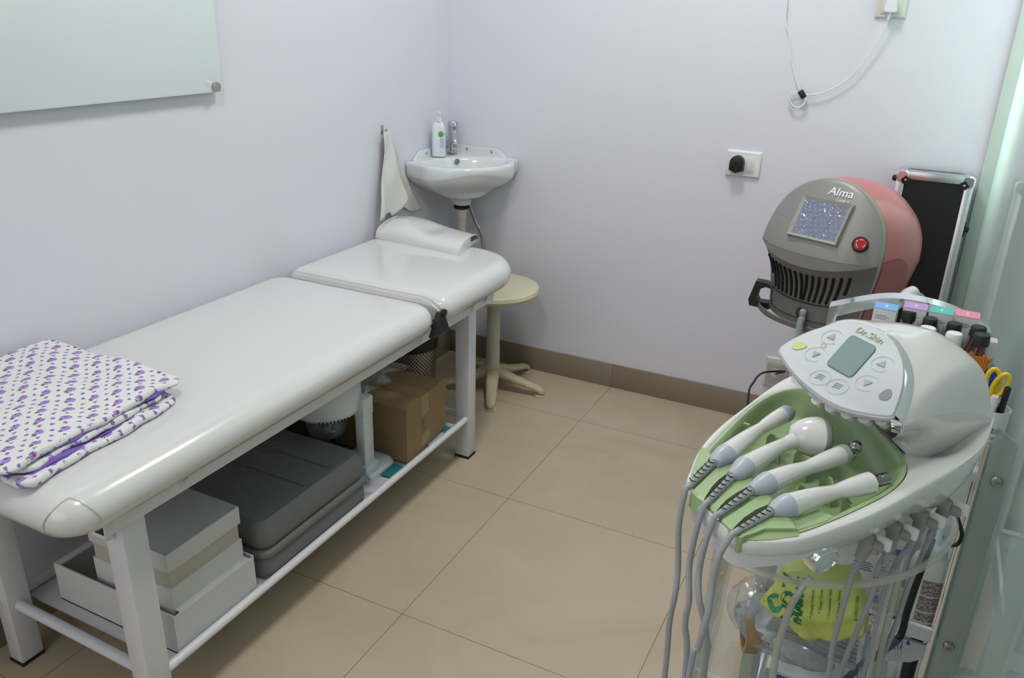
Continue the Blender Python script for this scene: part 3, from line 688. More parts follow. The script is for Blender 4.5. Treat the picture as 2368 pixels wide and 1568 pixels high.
b = MB(); b.pad(.41, -1.198, .15, .145, .03, [(0, SZ), (0, SZ+.012), (.012, SZ+.026), (.03, SZ+.032)], n=5); b.box((.43, -1.272, SZ), (.478, -1.208, .195), .006); b.build('base', PLASTW, r)
b = MB(); b.lathe([(.009, 0), (.009, .004), (.007, .005), (.007, .010), (.009, .011), (.009, .015), (.007, .016), (.006, .024)], (.479, -1.262, .165), (.7, -.5, 0)); cp = cr_curve([V((.49, -1.268, .165)), V((.515, -1.262, .166)), V((.536, -1.24, .156)), V((.538, -1.27, .1495)), V((.515, -1.31, .1495)), V((.47, -1.33, .1495))], 8); b.tube(cp, .0022, 6); b.build('power_cord', PLASTW, r)
# brown cartons
r = empty('cardboard_box', (.42, -1.03, SZ), 'brown taped cardboard box on the bed shelf near the far legs', 'cardboard box')
q = [on(928, 1062, z=.156), on(1012, 985, z=.156)]; a = V((.527, -1.135, 0)); bq = V((.512, -.905, 0)); c_ = V((.250, -.900, 0)); d_ = V((.262, -1.140, 0))
def wall_box(b, Q, z0, z1): b.prism([(p.x, p.y) for p in Q], z0, z1)
b = MB(); wall_box(b, [a, bq, c_, d_], .157, .335); b.build('carton', CARTON, r, smooth=False)
b = MB(); mdy = -1.02; b.box((.26, mdy-.024, .3352), (.5205, mdy+.024, .3358)); b.box((.2599, mdy+.04, .3352), (.5165, mdy+.043, .3358))
b.slab([(.5206, mdy-.024, .3355), (.5181, mdy+.024, .3355), (.5181, mdy+.024, .27), (.5206, mdy-.024, .27)], (.001, 0, 0)); b.slab([(.5206, mdy-.024, .21), (.5181, mdy+.024, .21), (.5181, mdy+.024, .157), (.5206, mdy-.024, .157)], (.001, 0, 0)); b.build('tape', TAPE, r, smooth=False)
b = MB(); b.slab([bq+V((-.002, -.001, .157)), bq+V((.003, .016, .157)), bq+V((.003, .016, .338)), bq+V((-.002, -.001, .335))], (-.003, 0, 0)); b.build('flap', CARTON, r)
text('side_print', 'AXX7', .022, (.5212, -1.035, .232), (0, 0, -1), (0, 1, 0), INKB, r, .0004)
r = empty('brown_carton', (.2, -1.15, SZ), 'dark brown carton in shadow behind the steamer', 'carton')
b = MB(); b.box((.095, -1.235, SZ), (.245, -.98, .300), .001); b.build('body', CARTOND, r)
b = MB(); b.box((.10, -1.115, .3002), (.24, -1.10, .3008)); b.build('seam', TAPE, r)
# plastic bag on the box
def crumple(cx, cy, cz, rx, ry, rz, seed, nu=34, nv=16, flat=0.0):
    rnd = random.Random(seed); k_ = [(rnd.uniform(2, 9), rnd.uniform(2, 9), rnd.uniform(0, 6), rnd.uniform(.03, .10)) for _ in range(9)]; rings = []
    for i in range(nv+1):
        th = PI*i/nv; ring = []
        for j in range(nu):
            ph = 2*PI*j/nu; d = 1+sum(a*math.sin(round(m)*ph+n_*th+o_) for m, n_, o_, a in k_)*math.sin(th)
            z = -math.cos(th)*rz*(1+.15*math.sin(3*ph+seed)*math.sin(th)); ring.append(V((cx+rx*d*math.sin(th)*math.cos(ph), cy+ry*d*math.sin(th)*math.sin(ph), max(cz+z, cz-rz*(1-flat)))))
        rings.append(ring)
    b = MB(); b.loft(rings); return b
b = crumple(.315, -1.045, .378, .100, .105, .050, 5, flat=.3); tag(b.build('plastic_bag', FILM, loc=(.315, -1.07, .37), ang=25), 'crumpled clear plastic bag lying on the cardboard box', 'plastic bag')
# leaflets
def leaflet(pts, m, z, nm, lab, dm=None):
    b = MB(); b.slab([V((p.x, p.y, z)) for p in pts], (0, 0, .0012)); o = b.build(nm, m, smooth=False, loc=(pts[0].x, pts[0].y, z)); tag(o, lab, 'leaflet'); return o
leaflet([V((.545, -1.22, 0)), V((.545, -1.15, 0)), V((.37, -1.13, 0)), V((.35, -1.205, 0))][::-1], TEAL, .1470, 'leaflet', 'teal leaflet sticking out under the near edge of the cardboard box')
leaflet([V((.545, -1.00, 0)), V((.541, -.85, 0)), V((.40, -.86, 0)), V((.42, -1.00, 0))][::-1], mat('white_teal_leaflet', (.55, .60, .58), .35), .1470, 'leaflet', 'white leaflet under the far end of the cardboard box')
leaflet([V((.539, -.91, 0)), V((.536, -.868, 0)), V((.47, -.862, 0)), V((.49, -.905, 0))][::-1], TEAL, .1485, 'leaflet', 'small teal leaflet by the far corner of the cardboard box')
leaflet([V((.33, -1.30, 0)), V((.30, -1.12, 0)), V((.26, -1.12, 0)), V((.12, -1.28, 0))][::-1], TEAL, .1490, 'leaflet', 'teal leaflet behind the steamer base in the shadow')

# perforated bin
r = empty('pedal_bin', (.115, -.45, 0), 'perforated steel waste bin with a black liner behind the bed', 'bin')
bx, by = .112, -.475
b = MB(); b.lathe([(.085, .0), (.090, .004), (.100, .27), (.096, .27), (.088, .01), (0, .01)], (0, 0, 0), seg=36); o = b.build('body', PERF, r, local=True); o.location = (bx-.115, by+.45, 0)
b = MB(); b.lathe([(.100, .225), (.104, .22), (.105, .262), (.102, .276), (.096, .276), (.090, .20), (0, .12)], (bx, by, 0), seg=36); b.build('liner', BLACK, r)

# ------------------------------------------------------------------ stool
scp = V((.352, -.300, 0)); sc_ = V((.35, -.245, 0)); r = empty('swivel_stool', (sc_.x, sc_.y, 0), 'cream plastic swivel stool with five feet in the corner by the basin', 'stool')
sx_, sy_ = sc_.x, sc_.y; ST = .438
e1 = on(1255, 685, z=ST); 
b = MB(); b.lathe([(.0, -.040), (.10, -.040), (.155, -.036), (.172, -.028), (.178, -.016), (.174, -.004), (.160, .001), (.10, .002), (0, .0015)], (sx_, sy_, ST), seg=48); b.build('seat', IVORY, r)
b = MB()
for dx, dy in ((.03, .02), (-.02, .03), (-.03, -.025), (.02, -.03)): b.lathe([(.0060, 0), (.0060, .001), (0, .0012)], (sx_+dx*1.3, sy_+dy*1.3, ST+.0017), seg=12)
b.build('screw_plug', IVDIRT, r)
b = MB(); b.lathe([(.014, .33), (.014, .405)], (sx_, sy_, 0)); b.lathe([(.025, .36), (.025, .368)], (sx_, sy_, 0)); b.build('spindle', mat('rusty_steel', (.16, .09, .05), .6, metal=.6), r)
b = MB(); b.lathe([(.032, .075), (.028, .11), (.0265, .20), (.0265, .36), (.024, .364)], (sx_, sy_, 0), seg=28); b.build('column', IVPIPE, r)
b = MB(); b.lathe([(.028, .045), (.040, .052), (.044, .07), (.038, .088), (.030, .096)], (sx_, sy_, 0), seg=28)
feet = [on(1132, 940, z=.0), on(1253, 912, z=.0), on(1222, 862, z=.0), on(1040, 899, z=.0)]
angs = [-66, 3, 72, 144, 216]
fa = [math.atan2(f.y-sy_, f.x-sx_) for f in feet]
for k in range(5):
    a = math.radians(angs[k]+2); d = V((math.cos(a), math.sin(a), 0)); n_ = V((-d.y, d.x, 0)); rings = []
    for t, w_, zt, zb in ((.02, .030, .092, .050), (.05, .027, .085, .046), (.10, .024, .066, .036), (.16, .021, .050, .026), (.195, .020, .043, .020), (.210, .018, .036, .0085), (.222, .012, .026, .0085), (.226, .005, .016, .0085)):
        c0 = V((sx_, sy_, 0))+d*t; ring = []
        for j in range(12):
            ph = 2*PI*j/12; yy = math.cos(ph); zz = math.sin(ph)
            ring.append(c0+n_*w_*(abs(yy)**.7)*(1 if yy > 0 else -1)+V((0, 0, zb+(zt-zb)*(.5+.5*(abs(zz)**.8)*(1 if zz > 0 else -1)))))
        rings.append(ring)
    b.loft(rings, True, True)
b.build('base', IVDIRT, r, ang=60)
for k in range(5):
    a = math.radians(angs[k]+2); d = V((math.cos(a), math.sin(a), 0)); bb = MB(); bb.lathe([(.019, 0), (.021, .003), (.019, .0085)], V((sx_, sy_, 0))+d*.206, seg=18); bb.build('foot_pad', IVORY, r)

# ------------------------------------------------------------------ wall sockets, cable
def plate(name, lo, hi, m, lab, cat):
    r = empty(name, ((lo[0]+hi[0])/2, 0, (lo[1]+hi[1])/2), lab, cat)
    b = MB(); b.pad(0, 0, hi[0]-lo[0], hi[1]-lo[1], .003, [(0, .0003), (0, .005), (.004, .010), (.006, .0105)], n=3); cx_, cz_ = (lo[0]+hi[0])/2, (lo[1]+hi[1])/2
    b.v = [V((cx_+p.x, -p.z, cz_+p.y)) for p in b.v]; b.build('face_plate', m, r); return r, cx_, cz_
r, cx_, cz_ = plate('wall_socket', (1.132, .911), (1.251, 1.0), SOCKETW, 'white double-width wall socket with a black adapter plugged in', 'socket')
b = MB(); b.box((cx_-.040, -.0125, cz_-.030), (cx_+.040, -.0106, cz_+.030), .0008); b.build('insert', SOCKETW, r)
b = MB(); b.box((cx_+.013, -.0165, cz_-.022), (cx_+.030, -.0127, cz_+.022), .0015); b.build('rocker_switch', mat('bluish_white_plastic', (.70, .74, .76), .35), r)
r = empty('plug_adapter', (cx_-.018, -.013, cz_), 'black universal plug adapter in the middle wall socket', 'plug adapter')
pts = [(-.024, -.020), (0, -.030), (.024, -.020), (.024, .006)]+[(.024*math.cos(PI*k/10), .006+.024*math.sin(PI*k/10)) for k in range(1, 10)]+[(-.024, .006)]
b = MB(); b.loft([[V((cx_-.018+x*s_, yy, cz_+z*s_)) for x, z in pts] for s_, yy in ((1, -.0128), (1, -.036), (.94, -.041), (.9, -.0415))], True, True); b.build('housing', BLACK, r)
b = MB()
for dx, dz, w_, h_ in ((0, .006, .0025, .006), (-.010, -.010, .005, .002), (.010, -.010, .005, .002)): b.box((cx_-.018+dx-w_, -.0421, cz_+dz-h_), (cx_-.018+dx+w_, -.0416, cz_+dz+h_))
b.build('pin_slots', mat('pit_black', (.002, .002, .002), .9), r)
lo = on(2021, 42, y=-.005); hi = on(2092, 45, y=-.005)
r, cx_, cz_ = plate('wall_socket', (lo.x, 1.437), (hi.x, 1.525), SOCKETC, 'cream wall socket at the top of the back wall with a white plug in it', 'socket')
b = MB(); b.box((cx_-.028, -.0135, cz_-.030), (cx_+.028, -.0106, cz_+.030), .0008); b.build('insert', SOCKETC, r)
r = empty('white_plug', (cx_, -.015, cz_-.01), 'white plug and thin white cable, tied in a coil, on the back wall', 'plug')
pts = [(-.020, -.014), (-.014, -.020), (.014, -.020), (.020, -.014), (.016, .006), (.012, .022), (-.012, .022), (-.016, .006)]
b = MB(); b.loft([[V((cx_+x*s_, yy, cz_-.008+z*s_)) for x, z in pts] for s_, yy in ((.95, -.0137), (1, -.018), (1, -.036), (.9, -.041))], True, True); b.build('plug_body', PLASTW, r)
b = MB(); b.lathe([(.0050, 0), (.0045, .004), (.0055, .005), (.0042, .010), (.0052, .011), (.004, .016), (.0045, .017), (.003, .022)], (cx_, -.028, cz_-.028), (-.1, 0, -1), seg=12); b.build('strain_relief', PLASTW, r)
CYW = -.012
path = [V((cx_-.002, -.028, cz_-.048)), on(2048, 60, y=-.024), on(2010, 125, y=-.020), on(1965, 180, y=-.018), on(1910, 212, y=-.018), on(1870, 220, y=-.018), on(1852, 218, y=-.018)]
b = MB(); b.tube(cr_curve(path, 8), .0023, 8)
ring = [on(1845+18*math.cos(a), 232+16*math.sin(a), y=-.020) for a in [2*PI*k/18 for k in range(19)]]; b.tube(ring, .0023, 8)
ring = [on(1841+18*math.cos(a), 234+22*math.sin(a), y=-.014) for a in [2*PI*k/18 for k in range(19)]]; b.tube(ring, .0023, 8)
path = [on(1852, 215, y=-.018), on(1840, 180, y=-.014), on(1829, 130, y=-.012), on(1824, 80, y=-.012), on(1817, 50, y=-.012), on(1820, 0, y=-.012), on(1822, -60, y=-.012)]
b.tube(cr_curve(path, 8), .0022, 8); b.build('cable', WCABLE, r)
c0 = on(1855, 218, y=-.018); b = MB(); b.m = Matrix.Translation(c0) @ Matrix.Rotation(math.radians(-38), 4, 'Y'); b.box((-.009, -.007, -.014), (.009, .007, .014), .003); b.build('cable_tie', BLACK, r)
q0 = on(1772, 830, y=-.005); q1 = on(1818, 828, y=-.005)
r, cx_, cz_ = plate('wall_socket', (q0.x, .150), (q0.x+.085, .268), SOCKETC, 'cream wall socket low on the back wall behind the green tray machine', 'socket')
b = MB(); b.box((cx_-.033, -.030, cz_-.048), (cx_+.033, -.0108, cz_+.040), .004); b.build('clear_cover', FILM, r)
b = MB(); b.lathe([(.018, 0), (.018, .006), (0, .0062)], (cx_, -.0108, cz_), (0, -1, 0)); b.build('insert', SOCKETC, r)

# ------------------------------------------------------------------ laser machine
LO = V((1.53, -.585, .62)); r = empty('laser_machine', (1.55, -.45, .60), 'grey and rose red dome-shaped laser machine with a small screen', 'laser machine')
WV = V((.317, -.144, 0)).normalized(); DV = V((-WV.y, WV.x, 0))   # width axis, depth axis (away from the viewer)
def LP(w_, d_, h_): return LO+WV*w_+DV*d_+V((0, 0, h_))
CRH = .215
def face_out(t):
    """front outline of the grey face, t 0..1 from the right crease corner over the top to the left crease corner"""
    a = PI*t; return (.178*math.cos(a)*(1 if True else 1), CRH+.195*math.sin(a)**.92)
def DC2(w_): return .066*abs(w_/.178)**2.6-.066
def face_d(w_, h_):
    """how far back the face lies: curved across, leaning back towards the top"""
    s_ = (h_-CRH)/.195
    if s_ >= 0: return DC2(w_)+.105*s_**1.25
    k = -s_*.195/CRH
    return DC2(w_)*(1-.3*k)+.055*math.sin(min(1, k*1.6)*PI/2)
NSEG = 40
outl = [face_out(i/NSEG) for i in range(NSEG+1)]
b = MB(); rows = []
for s_ in [1, .985, .95, .88, .78, .66, .52, .38, .22, .08, 0]:
    rows.append([LP(w_*s_, face_d(w_*s_, CRH+(h_-CRH)*s_)+(.004 if s_ == 1 else 0), CRH+(h_-CRH)*s_) for w_, h_ in outl])
b.sheet(rows, 0); face = b.build('face', ALMAG, r, ang=60)
# the crease sags towards the middle: lower jaw
def crease(w_): return CRH-.034*(1-(w_/.178)**2)
jw = lambda k: .178-.030*math.sin(k*PI*.5)-.012*k
b = MB(); g = []
for i in range(15):
    k = i/14; row = []
    for j in range(33):
        u_ = -1+2*j/32; w_ = u_*jw(k); ch = crease(u_*.178); h_ = ch*(1-k)+.012*k
        d0 = DC2(u_*.178)
        row.append(LP(w_, d0+.032*math.sin(min(1, k*2.2)*PI/2)*(1-.35*k), h_))
    g.append(row)
b.sheet(g); jaw = b.build('lower_front', ALMAD, r, ang=60)
# fill the face between chord and sagging crease
b = MB(); g = []
for i in range(7):
    k = i/6; g.append([LP(u_*.178, DC2(u_*.178)-.0015, CRH-(CRH-crease(u_*.178))*k) for u_ in [-1+2*j/32 for j in range(33)]])
b.sheet(g); b.build('face_lip', ALMAG, r, ang=60)
def jawp(u_, k, off=0.0):
    ch = crease(u_*.178); return LP(u_*jw(k), DC2(u_*.178)+.032*math.sin(min(1, k*2.2)*PI/2)*(1-.35*k)-off, ch*(1-k)+.012*k)
for i in range(15):
    u_ = -.80+1.52*i/14; k0, k1 = (.13, .58)
    if i in (0, 14): k1 = .42
    pts = [jawp(u_-(.02*(k-.13) if u_ > 0 else -.02*(k-.13))*3, k, .0012) for k in [k0+(k1-k0)*q/6 for q in range(7)]]
    b = MB(); b.tube(pts, .0042, 8); b.build('vent_slot', mat('slot_black', (.004, .004, .004), .8) if i == 0 else bpy.data.materials['slot_black'], r)
# drawer panel outline
pts = [jawp(-.82, .66, .001)]+[jawp(-.8+1.4*q/10, .62, .001) for q in range(11)]+[jawp(.62, .68, .001)]
b = MB(); b.tube(pts, .0022, 6); b.tube([jawp(-.82, .66, .001), jawp(-.83, .78, .001), jawp(-.80, .90, .001)], .0015, 6); b.tube([jawp(-.80+1.75*q/12, .90, .001) for q in range(13)], .0012, 6); b.build('drawer_gap', BLACK, r)
b = MB(); sk = [[LP(u_*.178*.93, DC2(u_*.178)*.95+.014+dd, hh) for u_ in [-1+2*j/24 for j in range(25)]] for dd, hh in ((0, .014), (-.004, .012), (-.004, -.002), (.006, -.006))]
b.sheet(sk); b.build('lower_lip', ALMAD, r)
# trim band and red shell
band = []; full = outl[:]+[]
lowL = [(-jw(k), crease(.178)*(1-k)+.012*k) for k in [q/10 for q in range(1, 11)]]; lowR = [(-w_, h_) for w_, h_ in lowL][::-1]
ring0 = lowR+[(w_, h_) for w_, h_ in outl]+lowL
def ringd(w_, h_): return (DC2(w_)+.105*max(0, (h_-CRH)/.195)**1.25) if h_ >= CRH else (.032*math.sin(min(1, (1-h_/CRH)*2.2)*PI/2)*(1-.35*(1-h_/CRH)))
b = MB(); b.loft([[LP(w_*s_, ringd(w_, h_)+dd, CRH+(h_-CRH)*s_) for w_, h_ in ring0] for s_, dd in ((.992, .000), (1.006, .004), (1.008, .012), (1.0, .016))], closed=False); b.build('trim_band', ALMAE, r)
b = MB(); rings = []
for k, (s_, dd) in enumerate(((1.0, .014), (.998, .05), (.985, .09), (.96, .135), (.92, .18), (.85, .222), (.74, .258), (.58, .284), (.38, .300), (.17, .306), (0.0, .307))):
    full_back = dd/.307
    rings.append([LP(w_*s_, ringd(w_, h_)*(1-full_back)+(.10)*full_back+dd*1.0, (.012+(h_-.012)*s_ if True else h_)) for w_, h_ in ring0])
b.loft(rings, True, True, True); b.build('rear_shell', ALMAR, r, ang=60)
# deeper red patch with a rounded outline, low on the shell's right flank
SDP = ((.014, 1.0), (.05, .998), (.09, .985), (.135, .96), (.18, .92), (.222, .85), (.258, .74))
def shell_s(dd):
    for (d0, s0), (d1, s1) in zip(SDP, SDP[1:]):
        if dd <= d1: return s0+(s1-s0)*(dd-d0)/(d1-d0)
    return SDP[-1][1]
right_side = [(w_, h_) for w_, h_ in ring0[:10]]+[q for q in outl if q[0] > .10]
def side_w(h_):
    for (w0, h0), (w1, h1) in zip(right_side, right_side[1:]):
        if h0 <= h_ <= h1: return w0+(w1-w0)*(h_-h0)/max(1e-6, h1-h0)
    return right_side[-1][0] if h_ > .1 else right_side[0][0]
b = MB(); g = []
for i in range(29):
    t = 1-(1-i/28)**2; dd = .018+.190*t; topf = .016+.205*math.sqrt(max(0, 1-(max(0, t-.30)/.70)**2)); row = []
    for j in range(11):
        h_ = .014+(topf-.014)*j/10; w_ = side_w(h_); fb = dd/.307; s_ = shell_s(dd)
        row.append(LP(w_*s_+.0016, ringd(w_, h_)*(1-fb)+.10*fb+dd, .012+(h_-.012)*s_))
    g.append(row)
b.sheet(g); b.build('flank_patch', ALMARD, r, ang=60)
# screen
def facep(w_, h_, off=0): return LP(w_, face_d(w_, h_)-off, h_)
SW0, SW1, SH0, SH1 = -.062, .076, .262, .348
fr4 = [facep(SW0-.004, SH0-.008, .002), facep(SW1+.004, SH0-.008, .002), facep(SW1+.004, SH1+.006, .001), facep(SW0-.004, SH1+.006, .001)]
nrm = (fr4[1]-fr4[0]).cross(fr4[3]-fr4[0]).normalized()
if nrm.dot(CAMP-fr4[0]) < 0: nrm = -nrm
def bez_frame(b, outer, inner, o1, o2):
    b.add([p+nrm*o1 for p in outer]+[p+nrm*o2 for p in inner], [(0, 1, 5, 4), (1, 2, 6, 5), (2, 3, 7, 6), (3, 0, 4, 7)])
cen4 = (fr4[0]+fr4[1]+fr4[2]+fr4[3])/4
inn = [cen4+(p-cen4)*.86 for p in fr4]
b = MB(); bez_frame(b, fr4, inn, .0125, .009); b.slab([cen4+(p-cen4)*1.02 for p in fr4], nrm*.0088); b.build('screen_bezel', ALMAE, r, smooth=False)
b = MB(); g = [[(inn[0].lerp(inn[1], j/24)).lerp(inn[3].lerp(inn[2], j/24), i/18)+nrm*(.0092+.0010*math.sin(i*1.7+j*.9)*math.sin(j*1.3-i*.6)) for j in range(25)] for i in range(19)]
b.sheet(g); b.build('screen', CRINK, r, ang=180)
# lettering
tp_ = facep(.012, .372, .003); ru = (facep(.05, .372)-facep(-.03, .372)).normalized(); uu = (facep(.012, .385)-facep(.012, .36)).normalized()
def onface(ox, oy):
    return lambda x, y, z: facep(ox+x*.98, oy+y*.8, .001+max(z, 0))
text('lettering', 'Alma', .034, tp_, ru, uu, LOGOS, r, .0012, bold=.0004, fn=onface(.030, .381)).name = 'brand_lettering'
text('lettering', 'Lasers', .014, tp_, ru, uu, LOGOS, r, .0012, fn=onface(.044, .363)).name = 'brand_lettering'
# emergency button
bp_ = facep(.128, .266, .0); n2 = ((facep(.143, .266)-facep(.113, .266)).cross(facep(.128, .281)-facep(.128, .251))).normalized(); n2 = n2 if n2.dot(CAMP-bp_) > 0 else -n2
b = MB(); b.lathe([(.021, -.004), (.021, .003), (.017, .003), (.017, -.004)], bp_, n2, seg=28); b.build('button_ring', BLACK, r)
b = MB(); b.lathe([(.012, .0), (.0155, .006), (.0165, .012), (.015, .017), (.010, .019), (.006, .018), (0, .0175)], bp_, n2, seg=28); bt = b.build('emergency_button', REDB, r)
b = MB()
for k in range(3):
    a0 = math.radians(90+120*k); e1 = n2.cross(V((0, 0, 1))).normalized(); e2 = e1.cross(n2)
    b.tube([bp_+n2*.0186+(e1*math.cos(a0+q)+e2*math.sin(a0+q))*.0105 for q in (-.5, -.25, 0, .25, .5)], .0008, 6)
b.build('arrow_marks', WCAP, bt)
# key lock
kp = jawp(.70, .66, .001); b = MB(); b.lathe([(.011, -.002), (.011, .004), (.008, .005), (0, .005)], kp, n2, seg=20); b.build('key_lock', DKSTEEL, r)
b = MB(); b.slab([kp+n2*.006+p for p in (V((0, 0, .006)), V((.004, 0, .001)), V((0, 0, -.004)), V((-.004, 0, .001)))], n2*.010)
ring = [kp+n2*.016+WV*(-.006+.009*math.cos(a))+V((0, 0, -.014+.009*math.sin(a))) for a in [2*PI*k/16 for k in range(17)]]; b.tube(ring, .0009, 6)
ring = [kp+n2*.016+WV*(-.010+.010*math.cos(a))+V((0, 0, -.030+.008*math.sin(a))) for a in [2*PI*k/16 for k in range(17)]]; b.tube(ring, .0011, 6)
b.slab([kp+n2*.016+WV*a+V((0, 0, c)) for a, c in ((-.014, -.032), (-.004, -.034), (-.006, -.060), (-.012, -.058))], n2*.002); b.build('keys', GOLD, r)
# base ring and pedestal
def basering(sc, h_):
    out_ = []
    for a in [2*PI*k/40 for k in range(40)]:
        w_ = .178*math.cos(a)*sc; d_ = .15+.165*math.sin(a)*sc; out_.append(LP(w_, d_, h_))
    return out_
b = MB(); b.loft([basering(.6, -.010), basering(.86, -.008), basering(.90, -.014), basering(.90, -.024), basering(.84, -.030), basering(.4, -.034)], True, True); b.build('base_plate', ALUM, r)
b = MB(); b.loft([[LP(.17*a*math.cos(q), .13+.13*a*math.sin(q), h_) for q in [2*PI*k/24 for k in range(24)]] for a, h_ in ((.55, -.034), (.30, -.10), (.26, -.30), (.28, -.50), (.5, -.56))], True, True); b.build('pedestal', ALMAD, r)
b = MB()
for k in range(4):
    a = PI/4+PI/2*k; p0 = LP(0, .13, -.56); d = WV*math.cos(a)+DV*math.sin(a); b.tube([p0, p0+d*.16+V((0, 0, -.012))], [.028, .018], 10); b.lathe([(.0, -.02), (.022, -.018), (.022, .018), (0, .02)], p0+d*.16+V((0, 0, -.037)), DV, seg=16)
b.build('wheeled_foot', BLACK, r)
# hose and applicator
hs = jawp(.10, .80, .0); b = MB(); b.lathe([(.020, -.002), (.020, .001), (.014, .0012)], hs, n2, seg=20); b.build('hose_port', BLACK, r)
pt = [hs-n2*.01, hs+n2*.016, hs+n2*.026+V((0, 0, -.018)), on(1851, 745, y=hs.y-.035), on(1845, 785, y=hs.y-.035), on(1838, 850, y=hs.y-.035), on(1850, 960, y=hs.y-.03)]
c_ = cr_curve(pt, 22); b = MB(); b.tube(c_, [.0088+.0010*(1 if k % 2 else -1) for k in range(len(c_))], 12); b.build('corrugated_hose', mat('grey_hose', (.36, .40, .42), .45), r)
# side handle ring
hp0 = LP(-.165, .06, .055); b = MB()
loop = [(0, .0), (-.02, .016), (-.075, .030), (-.098, .020), (-.105, -.015), (-.085, -.032), (-.03, -.028), (0, -.012)]
o_ = [on(u, v, y=-.50) for u, v in ((1805, 672), (1772, 655), (1748, 650), (1730, 692), (1732, 706), (1775, 716), (1802, 706))]
i_ = [on(u, v, y=-.50) for u, v in ((1790, 672), (1772, 664), (1757, 668), (1750, 688), (1754, 698), (1775, 701), (1785, 694))]
dv = V((0, .035, 0)); b.loft([o_, [p+dv for p in o_], [p+dv for p in i_], i_, o_], closed=True); b.build('side_handle', BLACK, r)
# white handpiece resting in a holder at the right
ap0 = on(2030, 735, y=-.62); 
a0, a1 = on(2060, 712, y=-.70), on(2118, 672, y=-.62)
b = MB(); b.tube([a0, a0.lerp(a1, .35), a0.lerp(a1, .7), a0.lerp(a1, .92), a1], [.012, .017, .021, .018, .008], 16); b.build('applicator', SHELL, r)
hq = on(2118, 690, y=-.60); b = MB(); ring = [hq+WV*.022*math.cos(a)+V((0, 0, .014*math.sin(a))) for a in [2*PI*k/16 for k in range(17)]]; b.tube(ring, .005, 8); ring = [hq+WV*(.02+.016*math.cos(a))+V((0, 0, -.012+.012*math.sin(a))) for a in [2*PI*k/16 for k in range(17)]]; b.tube(ring, .005, 8); b.build('holder_ring', mat('grey_holder', (.25, .27, .27), .35), r)
# power cord to the low socket
pc_ = [V((1.42, -.036, .20)), on(1765, 862, y=-.2), on(1742, 885, y=-.3), on(1731, 915, y=-.35)]; pc_ += [V((pc_[-1].x+.03, -.40, .10)), V((1.50, -.42, .06))]
pc_[0] = V((q0.x+.045, -.032, .215)); pc_.insert(1, on(1815, 859, y=-.12))
b = MB(); b.tube(cr_curve(pc_, 10), .0035, 8); tag(b.build('power_cord', BLACK, loc=pc_[2]), 'black power cord from the low wall socket behind the tray machine', 'cord')

# ------------------------------------------------------------------ aluminium case leaning in the corner
r = empty('flight_case', (1.80, -.09, .0), 'black panelled aluminium flight case standing on end in the corner', 'case')
cx0, cx1, cz0, cz1, cyf, cyb = 1.683, 1.897, .0, 1.003, -.150, -.060
tilt = lambda p: V((p.x, p.y+p.z*.03, p.z))
def cbx(b, lo, hi, bev=0): 
    k = len(b.v); b.box(lo, hi, bev); b.v[k:] = [tilt(p) for p in b.v[k:]]
b = MB(); cbx(b, (cx0+.012, cyf+.003, cz0+.012), (cx1-.012, cyb-.003, cz1-.012)); b.build('panel', CASEB, r)
b = MB(); T_ = .024
for lo, hi in (((cx0+.02, cyf, cz1-T_), (cx1-.02, cyf+.006, cz1)), ((cx0+.02, cyf, cz0), (cx1-.02, cyf+.006, cz0+T_)), ((cx0, cyf, cz0+.02), (cx0+T_, cyf+.006, cz1-.02)), ((cx1-T_, cyf, cz0+.02), (cx1, cyf+.006, cz1-.02))): cbx(b, lo, hi, .001)
for xx in (cx0, cx1-.004): cbx(b, (xx, cyf+.002, cz0+.02), (xx+.004, cyf+.035, cz1-.02)); cbx(b, (xx, cyb-.035, cz0+.02), (xx+.004, cyb, cz1-.02))
cbx(b, (cx0+.02, cyf+.002, cz1-.004), (cx1-.02, cyf+.030, cz1)); cbx(b, (cx0+.02, cyb-.022, cz1-.004), (cx1-.02, cyb, cz1))
b.build('aluminium_edging', ALUM, r)
for xx, sg in ((cx0, 1), (cx1, -1)):
    for zz, s2 in ((cz1, -1), (cz0, 1)):
        b = MB(); xa, xb = sorted((xx-sg*.002, xx+sg*.034)); za, zb = sorted((zz-s2*.002, zz+s2*.036))
        k = len(b.v); b.pad((xa+xb)/2, (za+zb)/2, xb-xa, zb-za, .012, [(.004, 0), (0, .004), (0, .088), (.004, .0935)], n=4); b.v[k:] = [tilt(V((p.x, cyf-.002+p.z, p.y))) for p in b.v[k:]]
        bc_ = b.build('corner_bracket', CHROME, r)
        if zz == cz1:
            b = MB(); c0 = tilt(V((xx+sg*.026, cyf-.0025, zz+s2*.026))); b.slab([c0+V((-.014, 0, 0)), c0+V((0, 0, .014)), c0+V((.014, 0, 0)), c0+V((.006, 0, -.012)), c0+V((-.006, 0, -.012))], (0, -.001, 0)); b.build('corner_badge', BLACK, bc_)
            b = MB(); b.lathe([(.004, 0), (.003, .002), (0, .0025)], c0+V((0, -.001, 0)), (0, -1, 0), seg=12); b.build('rivet', ALUM, bc_)
b = MB(); c0 = tilt(V((cx1+.001, cyf+.03, .84))); b.box((c0.x-.001, c0.y-.018, c0.z-.02), (c0.x+.004, c0.y+.018, c0.z+.02), .001); b.lathe([(.008, 0), (.008, .010), (0, .011)], c0+V((.004, 0, 0)), (1, 0, 0), seg=14); b.build('latch', BLACK, r)
c0 = tilt(V((cx0-.001, cyf+.03, .975))); b = MB(); b.lathe([(.009, 0), (.010, .006), (.006, .012), (0, .0122)], c0, (-1, 0, 0), seg=14); b.build('latch', BLACK, r)

